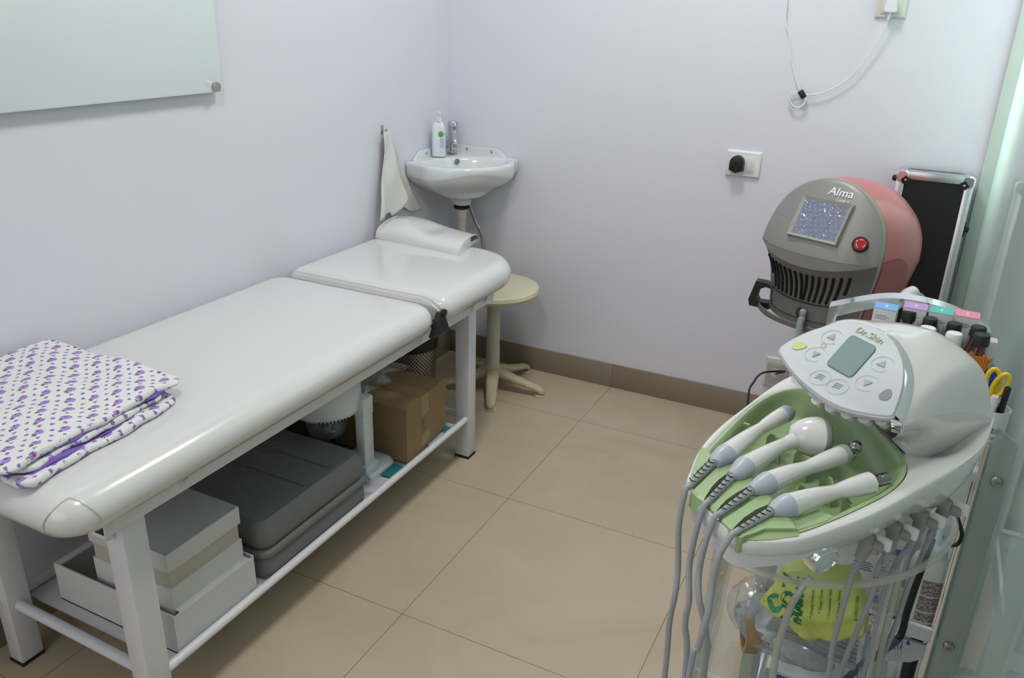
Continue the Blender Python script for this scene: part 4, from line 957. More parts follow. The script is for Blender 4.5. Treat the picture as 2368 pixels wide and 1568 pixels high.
# ------------------------------------------------------------------ glass trolley
TY0, TY1, TX0, TX1 = -1.70, -1.33, 1.634, 1.9075
SH = [.836, .538, .20]
r = empty('glass_trolley', (1.775, -1.5, 0), 'chrome and glass trolley against the frosted glass partition', 'trolley')
for k, z in enumerate(SH):
    b = MB(); b.pad((TX0+TX1)/2, (TY0+TY1)/2, TX1-TX0-.022, TY1-TY0-.022, .006, [(0, z-.006), (0, z)], n=2); b.build('shelf_glass', GLASSB, r)
    b = MB(); prof = [(0, z-.020), (0, z+.004), (.003, z+.008), (.009, z+.008), (.012, z+.004), (.012, z-.020)]
    rings = []
    for ins, zz in prof:
        t_ = MB(); t_.pad((TX0+TX1)/2, (TY0+TY1)/2, TX1-TX0, TY1-TY0, .014, [(ins, zz), (ins, zz+.001)], n=4); rings.append(t_.v[:len(t_.v)//2])
    rings.append(rings[0]); b.loft(rings); b.build('shelf_frame', CHROME, r)
for i, x in enumerate((TX0+.008, TX1-.008)):
    for y in (TY0+.008, TY1-.008):
        b = MB(); b.tube([(x, y, .045), (x, y, SH[0]+(.045 if y < -1.5 else .03))], .0085, 14); b.build('post', CHROME, r)
        b = MB(); b.lathe([(.006, -.020), (.020, -.018), (.022, -.008), (.022, .008), (.020, .018), (0, .020)], (x, y, .022), (1, 0, 0), seg=20); b.box((x-.013, y-.013, .036), (x+.013, y+.013, .048)); b.build('caster', BLACK, r)
# frosted glass strips bolted to the near corners
GY = TY0-.006
for sg, xe in ((1, 1.9335), (-1, 1.620)):
    xa = xe-sg*.030
    pts = [V((xe, GY, .10)), V((xe, GY, .892)), V((xe-sg*.030, GY, .914)), V((xa, GY, .905)), V((xa, GY, .10))]
    b = MB(); b.slab(pts, (0, -.006, 0)); b.build('glass_strip', GLASSB, r, smooth=False)
    for z in (.832, .533, .19):
        b = MB(); b.lathe([(.0065, -.004), (.0065, 0), (.0085, .0005), (.0085, .003), (.0065, .006), (.003, .0065), (.003, .004), (0, .004)], (xe-sg*.014, GY-.006, z), (0, -1, 0), seg=18); b.build('strip_bolt', STEEL, r)
# arched chrome guard at the far end
A0, A1, A2, A3 = on(1915, 708, y=TY1), on(2060, 688, y=TY1), on(2160, 693, y=TY1), V((TX1, TY1, .925))
top_ = cr_curve([V((TX0, TY1, A0.z)), V((A1.x, TY1, A1.z)), V((1.835, TY1, A1.z-.004)), V((TX1, TY1, A0.z))], 10)
def arch_band(ins, z0):
    pts = [V((TX0+ins, TY1, z0))]+[V((TX0+ins+(p.x-TX0)/(TX1-TX0)*(TX1-TX0-2*ins), TY1, p.z-ins*1.0)) for p in top_]+[V((TX1-ins, TY1, z0))]
    return pts
b = MB(); o_ = arch_band(0, SH[0]); i_ = arch_band(.016, SH[0]); dv = V((0, .032, 0)); dn = V((0, -.004, 0))
b.loft([[p+dn for p in o_], [p+dv for p in o_], [p+dv for p in i_], [p+dn for p in i_], [p+dn for p in o_]], closed=False); b.build('arched_guard', CHROME, r)

# boxes and bottles on the top shelf
S0 = SH[0]+.0005
def small_box(px, py, col, zt, w_, lab, first=None):
    c = on(px, py, z=zt); r = empty('serum_box', (c.x, c.y, S0), lab, 'box', 'serum boxes on the trolley')
    h_ = w_/2; rot = math.radians(-4); M = Matrix.Translation((c.x, c.y, 0)) @ Matrix.Rotation(rot, 4, 'Z')
    b = MB(); b.m = M; b.box((-h_, -h_, S0), (h_, h_, zt-.001), .0008); b.build('carton', PAPERW, r)
    b = MB(); b.m = M; b.box((-h_, -h_, zt-.001), (h_, h_, zt)); b.build('lid', col, r)
    b = MB(); b.m = M; b.box((-.0022, -.0065, zt), (.0022, .0065, zt+.0003)); b.build('lid_print', PAPERW, r)
    b = MB(); b.m = M
    for k in range(3): b.box((-.014, -h_-.0003, zt-.013-.003*k), (.004+.006*(k == 1), -h_, zt-.0122-.003*k))
    for k in range(8): b.box((.008+.0014*k, -h_-.0003, zt-.045), (.0087+.0014*k, -h_, zt-.020-.003*(k % 3)))
    b.build('box_print', INK, r)
ZBX = .966
small_box(2051, 708, BOX_BLUE, ZBX, .0375, 'white box with a blue lid, leftmost on the trolley')
small_box(2119, 707, BOX_LILAC, ZBX+.004, .0375, 'white box with a lilac lid behind the bottles')
small_box(2178, 718, BOX_MINT, ZBX+.001, .0375, 'white box with a mint green lid behind the bottles')
small_box(2238, 726, BOX_PINK, ZBX, .0385, 'white box with a pink lid, nearest the glass partition')
def bottle(px, py, zt, capm, cr_, ch, br, lab, cat='bottle', name='amber_bottle', body=AMBER, grp='bottles on the trolley', capname='cap'):
    c = on(px, py, z=zt); r = empty(name, (c.x, c.y, S0), lab, cat, grp); hh = zt-ch-S0
    b = MB(); b.lathe([(br*.86, 0), (br, .003), (br, hh*.58), (br*.93, hh*.70), (br*.70, hh*.82), (cr_*.80, hh*.92), (cr_*.78, hh*1.02)], (c.x, c.y, S0), seg=30); b.build('glass', body, r)
    b = MB(); rings = [(cr_*1.0, 0), (cr_*1.02, ch*.06), (cr_, ch*.10), (cr_*.985, ch*.55), (cr_*.95, ch*.92), (cr_*.86, ch), (0, ch)]; b.lathe(rings, (c.x, c.y, zt-ch), seg=40); b.build(capname, capm, r)
bottle(2104, 719, 0.964, BLACKG, .0118, .016, .017, 'amber bottle with a black cap between the blue and lilac boxes')
bottle(2153, 735, 0.962, BLACKG, .0118, .017, .018, 'amber bottle with a black cap in front of the mint box')
bottle(2209, 747, 0.962, BLACKG, .0120, .017, .018, 'amber bottle with a black cap in front of the pink box')
bottle(2265, 755, 00.970, BLACKG, .0122, .017, .018, 'amber bottle with a black cap behind the largest amber bottle')
bottle(2147, 757, 0.966, WCAP, .0130, .018, .018, 'amber bottle with a plain white cap beside the white pump')
bottle(2208, 770, 0.966, WCAP, .0130, .025, .019, 'amber bottle with a tall ribbed white cap')
bottle(2272, 773, 0.970, BLACKG, .0128, .018, .0225, 'largest amber bottle, black capped, nearest the orange brushes')
# white flip bottle and spray bottle
c = on(2058, 735, z=.955); r = empty('pump_bottle', (c.x, c.y, S0), 'white bottle with a curved white spout in front of the blue box', 'bottle')
b = MB(); b.lathe([(.014, 0), (.016, .004), (.016, .07), (.010, .082), (.010, .088)], (c.x, c.y, S0), seg=24); b.build('bottle', WCAP, r)
b = MB(); b.lathe([(.011, 0), (.011, .012), (.009, .016), (0, .017)], (c.x, c.y, S0+.088), seg=24); b.tube(cr_curve([V((c.x-.012, c.y, S0+.098)), V((c.x-.004, c.y-.003, S0+.107)), V((c.x+.012, c.y-.006, S0+.107)), V((c.x+.030, c.y-.008, S0+.102))], 5), [.003]*3+[.0045]*8+[.007]*5, 12); b.lathe([(.009, -.014), (.010, -.008), (.010, .002), (.007, .004), (0, .004)], (c.x+.033, c.y-.008, S0+.100), seg=20); b.build('spout', WCAP, r)
c = on(2289, 785, z=.945); b = MB(); b.box((c.x-.010, c.y-.012, S0), (c.x+.012, c.y+.012, .945), .001); tag(b.build('narrow_carton', PAPERW, loc=(c.x, c.y, S0)), 'narrow white carton behind the largest amber bottle', 'carton')
# brush holder with brushes
c = on(2262, 862, z=.930); r = empty('brush_cup', (c.x, c.y, S0), 'clear plastic cup holding the orange brushes on the trolley', 'cup')
b = MB(); b.lathe([(.013, 0), (.016, .065), (.0152, .065), (.0122, .002), (0, .002)], (c.x, c.y, S0), seg=24); b.build('cup', JARGL, r)
def brush(u, v, u2, v2, z, lab, n=5, sp=.010):
    tip = on(u, v, z=z); bs = on(u2, v2, z=z-.022); bs.z = z-.022; bs = V((c.x+(bs.x-c.x)*.35, c.y+(bs.y-c.y)*.35, z-.030))
    r = empty('mask_brush', bs, lab, 'brush', 'orange brushes')
    b = MB(); b.tube([V((c.x, c.y, S0+.006)), bs], .0022, 8); b.build('handle', JARGL, r)
    b = MB(); b.lathe([(.0045, -.006), (.005, .004)], bs, (tip-bs), seg=12); b.build('ferrule', JARGL, r)
    ax = (tip-bs).normalized(); sd = AR-ax*AR.dot(ax); sd.normalize(); b = MB()
    for k in range(n):
        t = (k-(n-1)/2)/((n-1)/2); e = tip+sd*sp*t+ax*random.uniform(-.004, .001)-ax*abs(t)*.003; b.tube([bs+sd*.003*t, bs.lerp(e, .6)+sd*.001*t, e], [.0028, .0026, .0022], 5)
    b.build('bristles', ORANGE, r)
brush(2278, 820, 2270, 862, .962, 'orange brush with splayed bristles, nearer the yellow scissors', 5, .012)
brush(2232, 812, 2236, 840, .958, 'orange brush half hidden behind the white tray machine', 5, .009)
c = on(2262, 870, z=.885); b = MB(); b.pad(c.x+.005, c.y+.035, .050, .035, .008, [(.004, S0), (0, S0+.004), (0, S0+.052), (.006, S0+.058)], n=4); tag(b.build('blue_sachet', BLUEP, loc=(c.x, c.y, S0)), 'shiny blue packet standing behind the orange brushes', 'packet')
# pen cup with scissors and pen
c = on(2306, 928, z=.932); c.x = min(c.x, 1.918-.0); r = empty('pen_cup', (c.x, c.y, S0), 'white printed cup holding yellow scissors and a black pen', 'cup'); 
b = MB(); b.lathe([(.017, 0), (.0205, .086), (.0195, .086), (.016, .003), (0, .003)], (c.x, c.y, S0), seg=32); b.build('cup', PLASTW, r)
fd = (CAMP-V((c.x, c.y, .91))); fd.z = 0; fd.normalize(); rd_ = V((-fd.y, fd.x, 0))*1
def oncyl(x, y, z): 
    a = (x+.004)/.0195; return V((c.x, c.y, S0+.058+y))+(fd*math.cos(a)+rd_*math.sin(a))*(.0198+max(z, 0)*.3)
text('lettering', 'aze', .017, c, rd_, (0, 0, 1), INK, r, .0008, fn=oncyl).name = 'cup_lettering'
text('lettering', 'face care', .004, c, rd_, (0, 0, 1), INK, r, .0008, fn=lambda x, y, z: oncyl(x, y-.012, z)).name = 'cup_lettering'
s0 = V((c.x-.004, c.y, .90)); rs = empty('scissors', s0, 'yellow-handled scissors standing in the white cup', 'scissors')
def ring3(cc, e1, e2, ra, rb, n=20): return [cc+e1*ra*math.cos(2*PI*k/n)+e2*rb*math.sin(2*PI*k/n) for k in range(n+1)]
lean = (V((.0, .1, 1))).normalized()
for k, (u, v, ra, rb, tl) in enumerate(((2296, 882, .0085, .019, -.05), (2313, 892, .0080, .019, .22))):
    cc = on(u, v, y=c.y-.004*k); e2 = (V((tl, 0, 1))).normalized(); b = MB(); b.tube(ring3(cc, V((1, 0, 0)), e2, ra, rb), .0033, 10); b.tube([cc-e2*rb, V((c.x-.002+.004*k, c.y, cc.z-rb-.014))], .0040, 8); b.build('handle', YELLOW, rs)
b = MB(); b.slab([V((c.x-.006, c.y, .93)), V((c.x+.006, c.y, .93)), V((c.x+.001, c.y, .858)), V((c.x-.001, c.y, .858))], (0, .002, 0)); b.build('blades', STEEL, rs)
p0, p1 = V((c.x+.006, c.y-.004, .868)), on(2331, 898, y=c.y-.010); b = MB(); b.tube([p0, p1, p1+(p1-p0)*.02], [.0038, .0045, .003], 12); tag(b.build('pen', BLACK, loc=p0), 'black pen leaning to the right in the white cup', 'pen')
p0, p1 = V((c.x-.006, c.y-.008, .88)), on(2302, 916, y=c.y-.014); b = MB(); b.tube([p0, p1-(p1-p0)*.1, p1], [.005, .006, .0045], 12); tag(b.build('white_stick', WCAP, loc=p0), 'white rounded stick end in the cup below the yellow scissors', 'stick')
c = V((1.877, -1.668, 0)); b = MB(); b.lathe([(.020, 0), (.023, .003), (.023, .022), (.021, .024), (0, .024)], (c.x, c.y, S0+.0005), seg=28); tag(b.build('cream_jar', PLASTW, loc=(c.x, c.y, S0)), 'small white jar in the near right corner of the trolley top', 'jar')

# things on the middle shelf
S1 = SH[1]+.0005
c = V((1.874, -1.665, 0)); r = empty('nozzle_bottle', (c.x, c.y, S1), 'white squeeze bottle with a nozzle on the middle trolley shelf', 'bottle')
b = MB(); b.lathe([(.026, 0), (.0295, .004), (.0295, .098), (.0265, .110), (.017, .118), (.017, .124)], (c.x, c.y, S1), seg=32); b.build('bottle', WCAP, r)
b = MB(); b.lathe([(.018, 0), (.018, .013), (.015, .016), (.007, .018), (.0055, .024), (.0028, .050), (0, .0505)], (c.x, c.y, S1+.123), seg=24); b.build('nozzle', PLASTW, r)
a0 = math.atan2(CAMP.y-c.y, CAMP.x-c.x)
def cylpatch(z0, z1, a_, b_, rr): return [[V((c.x+rr*math.cos(a0+q), c.y+rr*math.sin(a0+q), z)) for q in [a_+(b_-a_)*k/10 for k in range(11)]] for z in (z0, z1)]
for z0, z1 in ((.060, .088), (.030, .058), (.010, .027)): b = MB(); b.sheet(cylpatch(S1+z0, S1+z1, -.20, .95, .0298)); b.build('label', SMALLPRINT, r)
def carton(lo, hi, rot, m, name, lab, prints=(), cat='carton'):
    cx_, cy_ = (lo[0]+hi[0])/2, (lo[1]+hi[1])/2; r = empty(name, (cx_, cy_, lo[2]), lab, cat); M = Matrix.Translation((cx_, cy_, 0)) @ Matrix.Rotation(math.radians(rot), 4, 'Z'); wx, wy = (hi[0]-lo[0])/2, (hi[1]-lo[1])/2
    b = MB(); b.m = M; b.box((-wx, -wy, lo[2]), (wx, wy, hi[2]), .0008); b.build('body', m, r)
    for u0, v0, u1, v1, mm in prints:
        b = MB(); b.m = M; b.box((-wx+2*wx*u0, -wy-.0004, lo[2]+(hi[2]-lo[2])*v0), (-wx+2*wx*u1, -wy, lo[2]+(hi[2]-lo[2])*v1)); b.build('print', mm, r)
    return r
LINES = lambda u0, u1, v0, n, mm, st=.04, th=.018: [(u0, v0+st*k, u1-.08*(k % 2), v0+st*k+th, mm) for k in range(n)]
carton((1.797, -1.688, S1), (1.831, -1.664, S1+.135), -3, PAPERW, 'medicine_carton', 'tall white carton with blue and orange print beside the nozzle bottle', [(.1, .82, .5, .97, INKO), (.55, .84, .9, .93, INKBL)]+LINES(.1, .55, .58, 4, INK)+LINES(.1, .4, .28, 3, INKO)+[(.1, .12, .45, .20, INKBL)]+LINES(.5, .9, .1, 3, INK))
carton((1.762, -1.668, S1), (1.800, -1.64, S1+.115), 4, PAPERW, 'medicine_carton', 'white carton with ochre print second from the nozzle bottle', [(.1, .80, .9, .86, INKO)]+LINES(.1, .8, .5, 4, INK)+LINES(.2, .6, .22, 3, INKO)+[(.2, .1, .6, .16, INKBL)])
carton((1.845, -1.60, S1), (1.893, -1.56, S1+.140), 2, PAPERW, 'medicine_carton', 'white carton with a barcode behind the nozzle bottle', [(.55+.05*k, .45, .575+.05*k, .75, INK) for k in range(7)]+[(.5, .80, .9, .84, INK), (.15, .82, .3, .9, INK)])
c = V((1.735, -1.60, 0)); r = empty('cotton_roll_pack', (c.x, c.y, S1), 'clear drum of white cotton with blue bands on the trolley', 'cotton pack')
b = MB(); b.lathe([(.035, 0), (.042, .004), (.042, .11), (.036, .118), (0, .118)], (c.x, c.y, S1), seg=32); b.build('drum', PLASTW, r)
b = MB()
for z in (.07, .09): b.tube([V((c.x+.0425*math.cos(2*PI*k/32), c.y+.0425*math.sin(2*PI*k/32), S1+z+.004*math.sin(4*PI*k/32))) for k in range(33)], .0012, 6)
b.build('bands', INKBL, r)
carton((1.672, -1.60, S1), (1.690, -1.50, S1+.09), 0, WCARD, 'cotton_carton', 'white carton with orange blotches left of the cotton drum', [(.1, .7, .9, .9, INKO), (.1, .4, .9, .5, LIME)])
# packs hanging and lying on the lower shelf
S2 = SH[2]+.0005
r = carton((1.66, -1.665, S2), (1.86, -1.50, S2+.13), 0, PAPERW, 'glove_box', 'white box with blue lettering on the lowest trolley shelf', [(.1, .75, .25, .95, INKBL), (.1, .2, .22, .6, INKBL)], 'box')
r = empty('glove_packet', (1.80, -1.69, .45), 'white glove packet with a hand drawing hanging below the middle shelf', 'packet')
pk = [on(u, v, y=-1.694) for u, v in ((1985, 1462), (2092, 1478), (2152, 1498), (2142, 1520), (2105, 1532), (2045, 1528), (2000, 1512))]
b = MB(); b.slab(pk, (0, .006, 0)); b.build('pouch', mat('white_glove_paper', (.55, .57, .60), .45), r, smooth=False)
hc = on(2073, 1490, y=-1.6945); b = MB()
for k in range(5): b.tube([hc+V((-.008+.0035*k, 0, 0)), hc+V((-.009+.0042*k, 0, -.012+.002*abs(k-2)))], .0006, 5)
b.tube([hc+V((-.009, 0, .010)), hc+V((-.010, 0, 0)), hc+V((-.009, 0, -.004))], .0005, 5); b.tube([hc+V((.007, 0, .010)), hc+V((.008, 0, 0)), hc+V((.0075, 0, -.004))], .0005, 5); b.build('hand_drawing', INKBL, r)
hc = on(2100, 1487, y=-1.6945); b = MB(); b.slab([hc+V((-.003, 0, 0)), hc+V((0, 0, -.005)), hc+V((.003, 0, 0)), hc+V((0, 0, .005))], (0, -.0004, 0)); b.build('blue_mark', INKBL, r)
bx0, bx1 = on(1985, 1470, y=-1.70), on(2025, 1530, y=-1.70)
b = MB(); b.box((1.770, -1.690, .42), (1.793, -1.670, .528)); o = b.build('blue_carton', INKBL, loc=(1.78, -1.68, .42)); tag(o, 'blue printed carton edge hanging below the middle trolley shelf', 'carton')
b = MB(); b.tube([(1.885, -1.63, .0), (1.885, -1.63, .53)], .011, 12)
o = b.build('black_pole', BLACK, loc=(1.885, -1.63, .0)); tag(o, 'black pole standing under the right side of the trolley', 'pole')

# ------------------------------------------------------------------ tray machine for facial treatment
RZ = 1.0
TH = math.radians(60); MA = V((math.cos(TH), math.sin(TH), 0)); ME = V((math.sin(TH), -math.cos(TH), 0))
r = empty('facial_machine', (1.72, -2.05, .868), 'white tray machine with a green tray and tilted control panel', 'facial machine')
def Z(u, v, z=RZ): return on(u, v, z=z)
O_px = [(1592, 1120), (1598, 1085), (1612, 1050), (1640, 1012), (1678, 976), (1728, 938), (1779, 899), (1822, 872)]
O_r = [(2297, 950), (2291, 992), (2271, 1034), (2216, 1078), (2142, 1122), (2031, 1184), (1920, 1228), (1846, 1250), (1772, 1256), (1712, 1247), (1650, 1200)]
left = [Z(*p) for p in O_px]; right_ = [Z(*p) for p in O_r]
back = [V((1.655, -1.855, RZ)), V((1.690, -1.800, RZ)), V((1.745, -1.770, RZ)), V((1.805, -1.772, RZ)), V((1.850, -1.800, RZ))]
O_ = cr_curve(left+back+right_, 6, closed=True)
T_px = [(1604, 1112), (1628, 1050), (1680, 992), (1728, 948), (1772, 918), (1815, 902), (1860, 899), (1925, 915), (1994, 954), (2031, 986), (2068, 1027), (2092, 1060), (2097, 1086), (2085, 1114), (2049, 1145), (1983, 1179), (1920, 1207), (1850, 1233), (1790, 1245), (1712, 1244), (1672, 1216), (1634, 1174), (1612, 1146)]
T_ = cr_curve([Z(*p) for p in T_px], 6, closed=True)
TC = Z(1850, 1075)
def polar(curve, n=160):
    """radius of a closed curve about the tray centre at n angles"""
    res = []; pts = [(math.atan2(p.y-TC.y, p.x-TC.x), (p-TC).length) for p in curve]; 
    for k in range(n):
        a = -PI+2*PI*k/n; best = None
        for (a0, r0), (a1, r1) in zip(pts, pts[1:]+pts[:1]):
            d0 = (a0-a+PI) % (2*PI)-PI; d1 = (a1-a+PI) % (2*PI)-PI
            if d0*d1 <= 0 and abs(d0-d1) < PI:
                t = 0 if d0 == d1 else d0/(d0-d1); q = r0+(r1-r0)*t
                if best is None or q > best: best = q
        res.append(best if best else .1)
    return res
NP = 160; RO = polar(O_, NP); RT = polar(T_, NP); AN = [-PI+2*PI*k/NP for k in range(NP)]
def pring(rad, z): return [V((TC.x+rad[k]*math.cos(AN[k]), TC.y+rad[k]*math.sin(AN[k]), z(TC.x+rad[k]*math.cos(AN[k]), TC.y+rad[k]*math.sin(AN[k]), k) if callable(z) else z)) for k in range(NP)]
SC1 = Z(2170, 1005); SC0 = Z(2110, 1010)
def topz(x, y, k):
    d = V((x-SC1.x, y-SC1.y, 0)); a = d.dot(V((.45, .89, 0))); c_ = d.dot(V((.89, -.45, 0)))
    return RZ-.026*math.exp(-(a/.055)**2-(c_/.026)**2)
b = MB(); rings = []
rings.append(pring([q+.001 for q in RT], RZ-.030)); rings.append(pring([q+.0005 for q in RT], RZ-.001))
for s_ in (0.03, .10, .2, .3, .4, .5, .6, .7, .8, .88, .94):
    rings.append(pring([a+(b_-a)*s_ for a, b_ in zip(RT, RO)], lambda x, y, k: topz(x, y, k)+.0015*math.sin(PI*min(1, s_))))
for dr, dz in ((.0, -.001), (.0015, -.004), (.0015, -.008), (.0, -.014)):
    rings.append(pring([b_+dr for b_ in RO], RZ+dz))
UC = V((1.775, -1.950, 0)); ro_ = pring(RO, RZ)
for s_, dz in ((.965, -.022), (.90, -.038), (.80, -.052), (.66, -.066), (.54, -.080), (.47, -.100), (.44, -.125), (.43, -.131)):
    ring = []
    for q in ro_:
        dd_ = (q-UC); dd_.z = 0; f_ = max(0, min(1, (dd_.normalized().dot(V((-.83, -.56, 0)))-.70)/.25)); se = 1-(1-s_)*(1+.7*f_) if s_ > .75 else s_-.25*f_*s_
        g_ = max(0, min(1, (dd_.normalized().dot(V((.93, -.37, 0)))-.45)/.45)); se += (1-se)*.50*g_*(1 if s_ > .6 else .5)
        ring.append(V((UC.x+(q.x-UC.x)*se, UC.y+(q.y-UC.y)*se, RZ+dz)))
    rings.append(ring)
b.loft(rings, False, True); b.build('shell', SHELL, r, ang=50)
# tray
b = MB(); rings = [pring([q-.0002 for q in RT], RZ+.0005), pring([q-.004 for q in RT], RZ+.0012), pring([q-.007 for q in RT], RZ-.001), pring([q-.010 for q in RT], RZ-.008), pring([q*.88 for q in RT], RZ-.022), pring([q*.80 for q in RT], RZ-.030), pring([q*.66 for q in RT], RZ-.034), pring([q*.35 for q in RT], RZ-.035), pring([q*.05 for q in RT], RZ-.035)]
b.loft(rings, False, True); tray = b.build('tray', GREEN, r, ang=40)
def zz8(x, y): return (x/3.92+1560, y/3.92+900)
blocks = [
 [(245, 528), (290, 535), (335, 600), (300, 665), (215, 745), (150, 830), (140, 800), (165, 720), (205, 610)],
 [(400, 690), (490, 652), (537, 680), (505, 755), (400, 830), (330, 905), (262, 1015), (205, 985), (152, 930)],
 [(570, 812), (665, 785), (712, 812), (690, 880), (560, 950), (460, 1020), (375, 1115), (345, 1105), (322, 1070)],
 [(760, 968), (855, 948), (897, 985), (860, 1050), (740, 1100), (620, 1180), (525, 1275), (500, 1265), (425, 1190)],
 [(895, 1158), (1030, 1150), (1062, 1185), (1122, 1272), (820, 1272), (700, 1320), (600, 1352), (575, 1335)]]
for poly in blocks:
    pts = [Z(*zz8(*p), RZ+.004) for p in poly]; c_ = sum(pts, V((0, 0, 0)))/len(pts)
    b = MB(); b.loft([[c_+(p-c_)*1.04-V((0, 0, .016)) for p in pts], [c_+(p-c_)*1.02-V((0, 0, .006)) for p in pts], pts, [c_+(p-c_)*.90+V((0, 0, .0012)) for p in pts]], True, True); b.build('cable_block', GREEN, tray, smooth=False)
poly = [(1070, 1190), (1180, 1135), (1310, 1088), (1350, 1120), (1440, 1148), (1380, 1190), (1260, 1230), (1120, 1272)]
pts = [Z(*zz8(*p), RZ+.0015) for p in poly]; b = MB(); b.loft([[p-V((0, 0, .035)) for p in pts], pts], True, True); b.build('side_ledge', GREEN, tray, smooth=False)
poly = [(600, 1358), (830, 1275), (1122, 1275), (1130, 1330), (900, 1362), (740, 1368)]
pts = [Z(*zz8(*p), RZ+.002) for p in poly]; b = MB(); b.loft([[p-V((0, 0, .006)) for p in pts], pts], True, True); b.build('front_lip', mat('darker_green_plastic', (.27, .37, .17), .4), tray, smooth=False)
for (xa, ya, xb, yb) in ((610, 300, 720, 330), (850, 395, 985, 470), (1105, 545, 1230, 632), (1345, 742, 1465, 850), (1540, 965, 1640, 1090), (1130, 870, 1200, 900)):
    a, c_ = Z(*zz8(xa, ya), RZ-.004), Z(*zz8(xb, yb), RZ-.004); d = (c_-a); n_ = V((-d.y, d.x, 0)).normalized()*.0016
    prof = [(0, -.036), (0, -.006), (.15, 0), (.62, 0), (.9, -.006), (1, -.036)]
    pl_ = [a+d*t+V((0, 0, z)) for t, z in prof]; b = MB(); b.loft([[p+n_ for p in pl_], [p-n_ for p in pl_]], True, True); b.build('divider', GREEN, tray, smooth=False)
# control panel
P0 = on(1970, 828, z=1.083); tl = math.radians(27)
PN = V((0, 0, 1))*math.cos(tl)-MA*math.sin(tl); PU = MA*math.cos(tl)+V((0, 0, 1))*math.sin(tl); PR = ME
def PP(u, v, off=0.0): return onplane(u, v, P0, PN)+PN*off
pan = [(1802, 813), (1808, 802), (1839, 783), (1875, 767), (1922, 753), (1969, 745), (2005, 753), (2040, 767), (2064, 789), (2080, 815), (2090, 848), (2090, 881), (2083, 916), (2068, 956), (2061, 963), (2040, 963), (1993, 956), (1945, 944), (1898, 919), (1851, 881), (1822, 848), (1806, 823)]
pts = cr_curve([PP(*p) for p in pan], 3, closed=True); c_ = sum(pts, V((0, 0, 0)))/len(pts)
sc_ = lambda s_, o_: [c_+(p-c_)*s_+PN*o_ for p in pts]
b = MB(); b.loft([sc_(.985, .0022), sc_(.998, .0012), sc_(1.0, -.001)], True, False); panel = b.build('control_panel', PANELW, r, ang=50)
b = MB(); b.loft([sc_(1.0, -.0005), sc_(1.016, -.0015), sc_(1.018, -.005), sc_(1.004, -.008), sc_(.95, -.012), sc_(.6, -.024)], False, True); b.build('panel_rim', mat('pearl_grey_plastic', (.52, .53, .58), .2, coat=.5), r)
PLIME = mat('pale_lime_print', (.45, .54, .28), .5)
lcd = [PP(*p, .0027) for p in ((1970, 779), (2029, 809), (1968, 879), (1911, 846))]
def rquad(Q, f_=.16, n=5):
    o = []
    for i in range(4):
        a, q, d_ = Q[i-1], Q[i], Q[(i+1) % 4]; p1 = q.lerp(a, f_); p2 = q.lerp(d_, f_)
        for k in range(n+1): t = k/n; o.append(p1*(1-t)**2+q*2*t*(1-t)+p2*t*t)
    return o
Q = rquad(lcd, .15); qc = sum(Q, V((0, 0, 0)))/len(Q)
b = MB(); b.loft([[p for p in Q], [qc+(p-qc)*1.03+PN*.0006 for p in Q], [qc+(p-qc)*1.0+PN*.0004 for p in Q]], True, False); b.build('display_border', mat('slate_border', (.13, .16, .18), .3), panel)
b = MB(); b.slab([qc+(p-qc)*1.0+PN*.0004 for p in Q], PN*.0005); b.build('display', LCD, panel, smooth=False)
text('lettering', 'Dr.Skin', .0125, PP(2012, 780, .0030), (PP(2038, 793)-PP(1988, 768)), PU, PLIME, panel, .0006).name = 'panel_lettering'
def ringmark(u, v, ra, m, gap=0.0, rot=0, th=.0003):
    cc = PP(u, v, .0029); n = 40; k1 = int(n*(1-gap)); b = MB(); b.tube([cc+(PR*math.cos(rot+2*PI*k/n)+PU*math.sin(rot+2*PI*k/n))*ra for k in range(k1+1)], th, 5, caps=gap > 0); return b, cc
GR = mat('panel_grey_print', (.33, .38, .40), .5); PG = mat('panel_pale_print', (.62, .67, .64), .5)
for (u, v, up) in ((1925, 783, 1), (1886, 823, -1), (2041, 846, 1), (2005, 890, -1)):
    b, cc = ringmark(u, v, .0118, PG, .2, .6); b.build('button_ring', PG, panel)
    ang = .35; b = MB(); tri = [V((0, .0055, 0)), V((-.005, -.0035, 0)), V((.005, -.0035, 0))]
    b.slab([cc+(PR*(p.x)+PU*p.y*up) for p in tri], PN*.0006); b.build('arrow_mark', GR, panel, smooth=False)
for (u, v) in ((1897, 877), (1937, 898)):
    b, cc = ringmark(u, v, .0115, LIME); b.build('button_ring', PG, panel); b = MB()
    for k in range(3): b.tube([cc+PR*(-.005)+PU*(-.003+.003*k), cc+PR*-.001+PU*(-.0015+.003*k), cc+PR*.004+PU*(-.002+.003*k)], .0005, 5)
    b.build('wave_mark', GR, panel)
def blob(u, v, w_, h_, rot, m, nm):
    cc = PP(u, v, .0027); n = 24; b = MB(); b.slab([cc+PR*(math.cos(rot)*x-math.sin(rot)*y)+PU*(math.sin(rot)*x+math.cos(rot)*y) for x, y in [(w_*math.cos(a)*(1-.25*math.sin(a)), h_*math.sin(a)) for a in [2*PI*k/n for k in range(n)]]], PN*.0005); return b.build(nm, m, panel, smooth=False)
blob(1850, 804, .0062, .0085, -1.0, LIME, 'power_key'); blob(2049, 917, .0056, .0085, .15, mat('key_grey', (.22, .24, .25), .6), 'start_key')
b, cc = ringmark(1905, 803, .003, LIME, th=.0003); b.build('clock_mark', PLIME, panel)
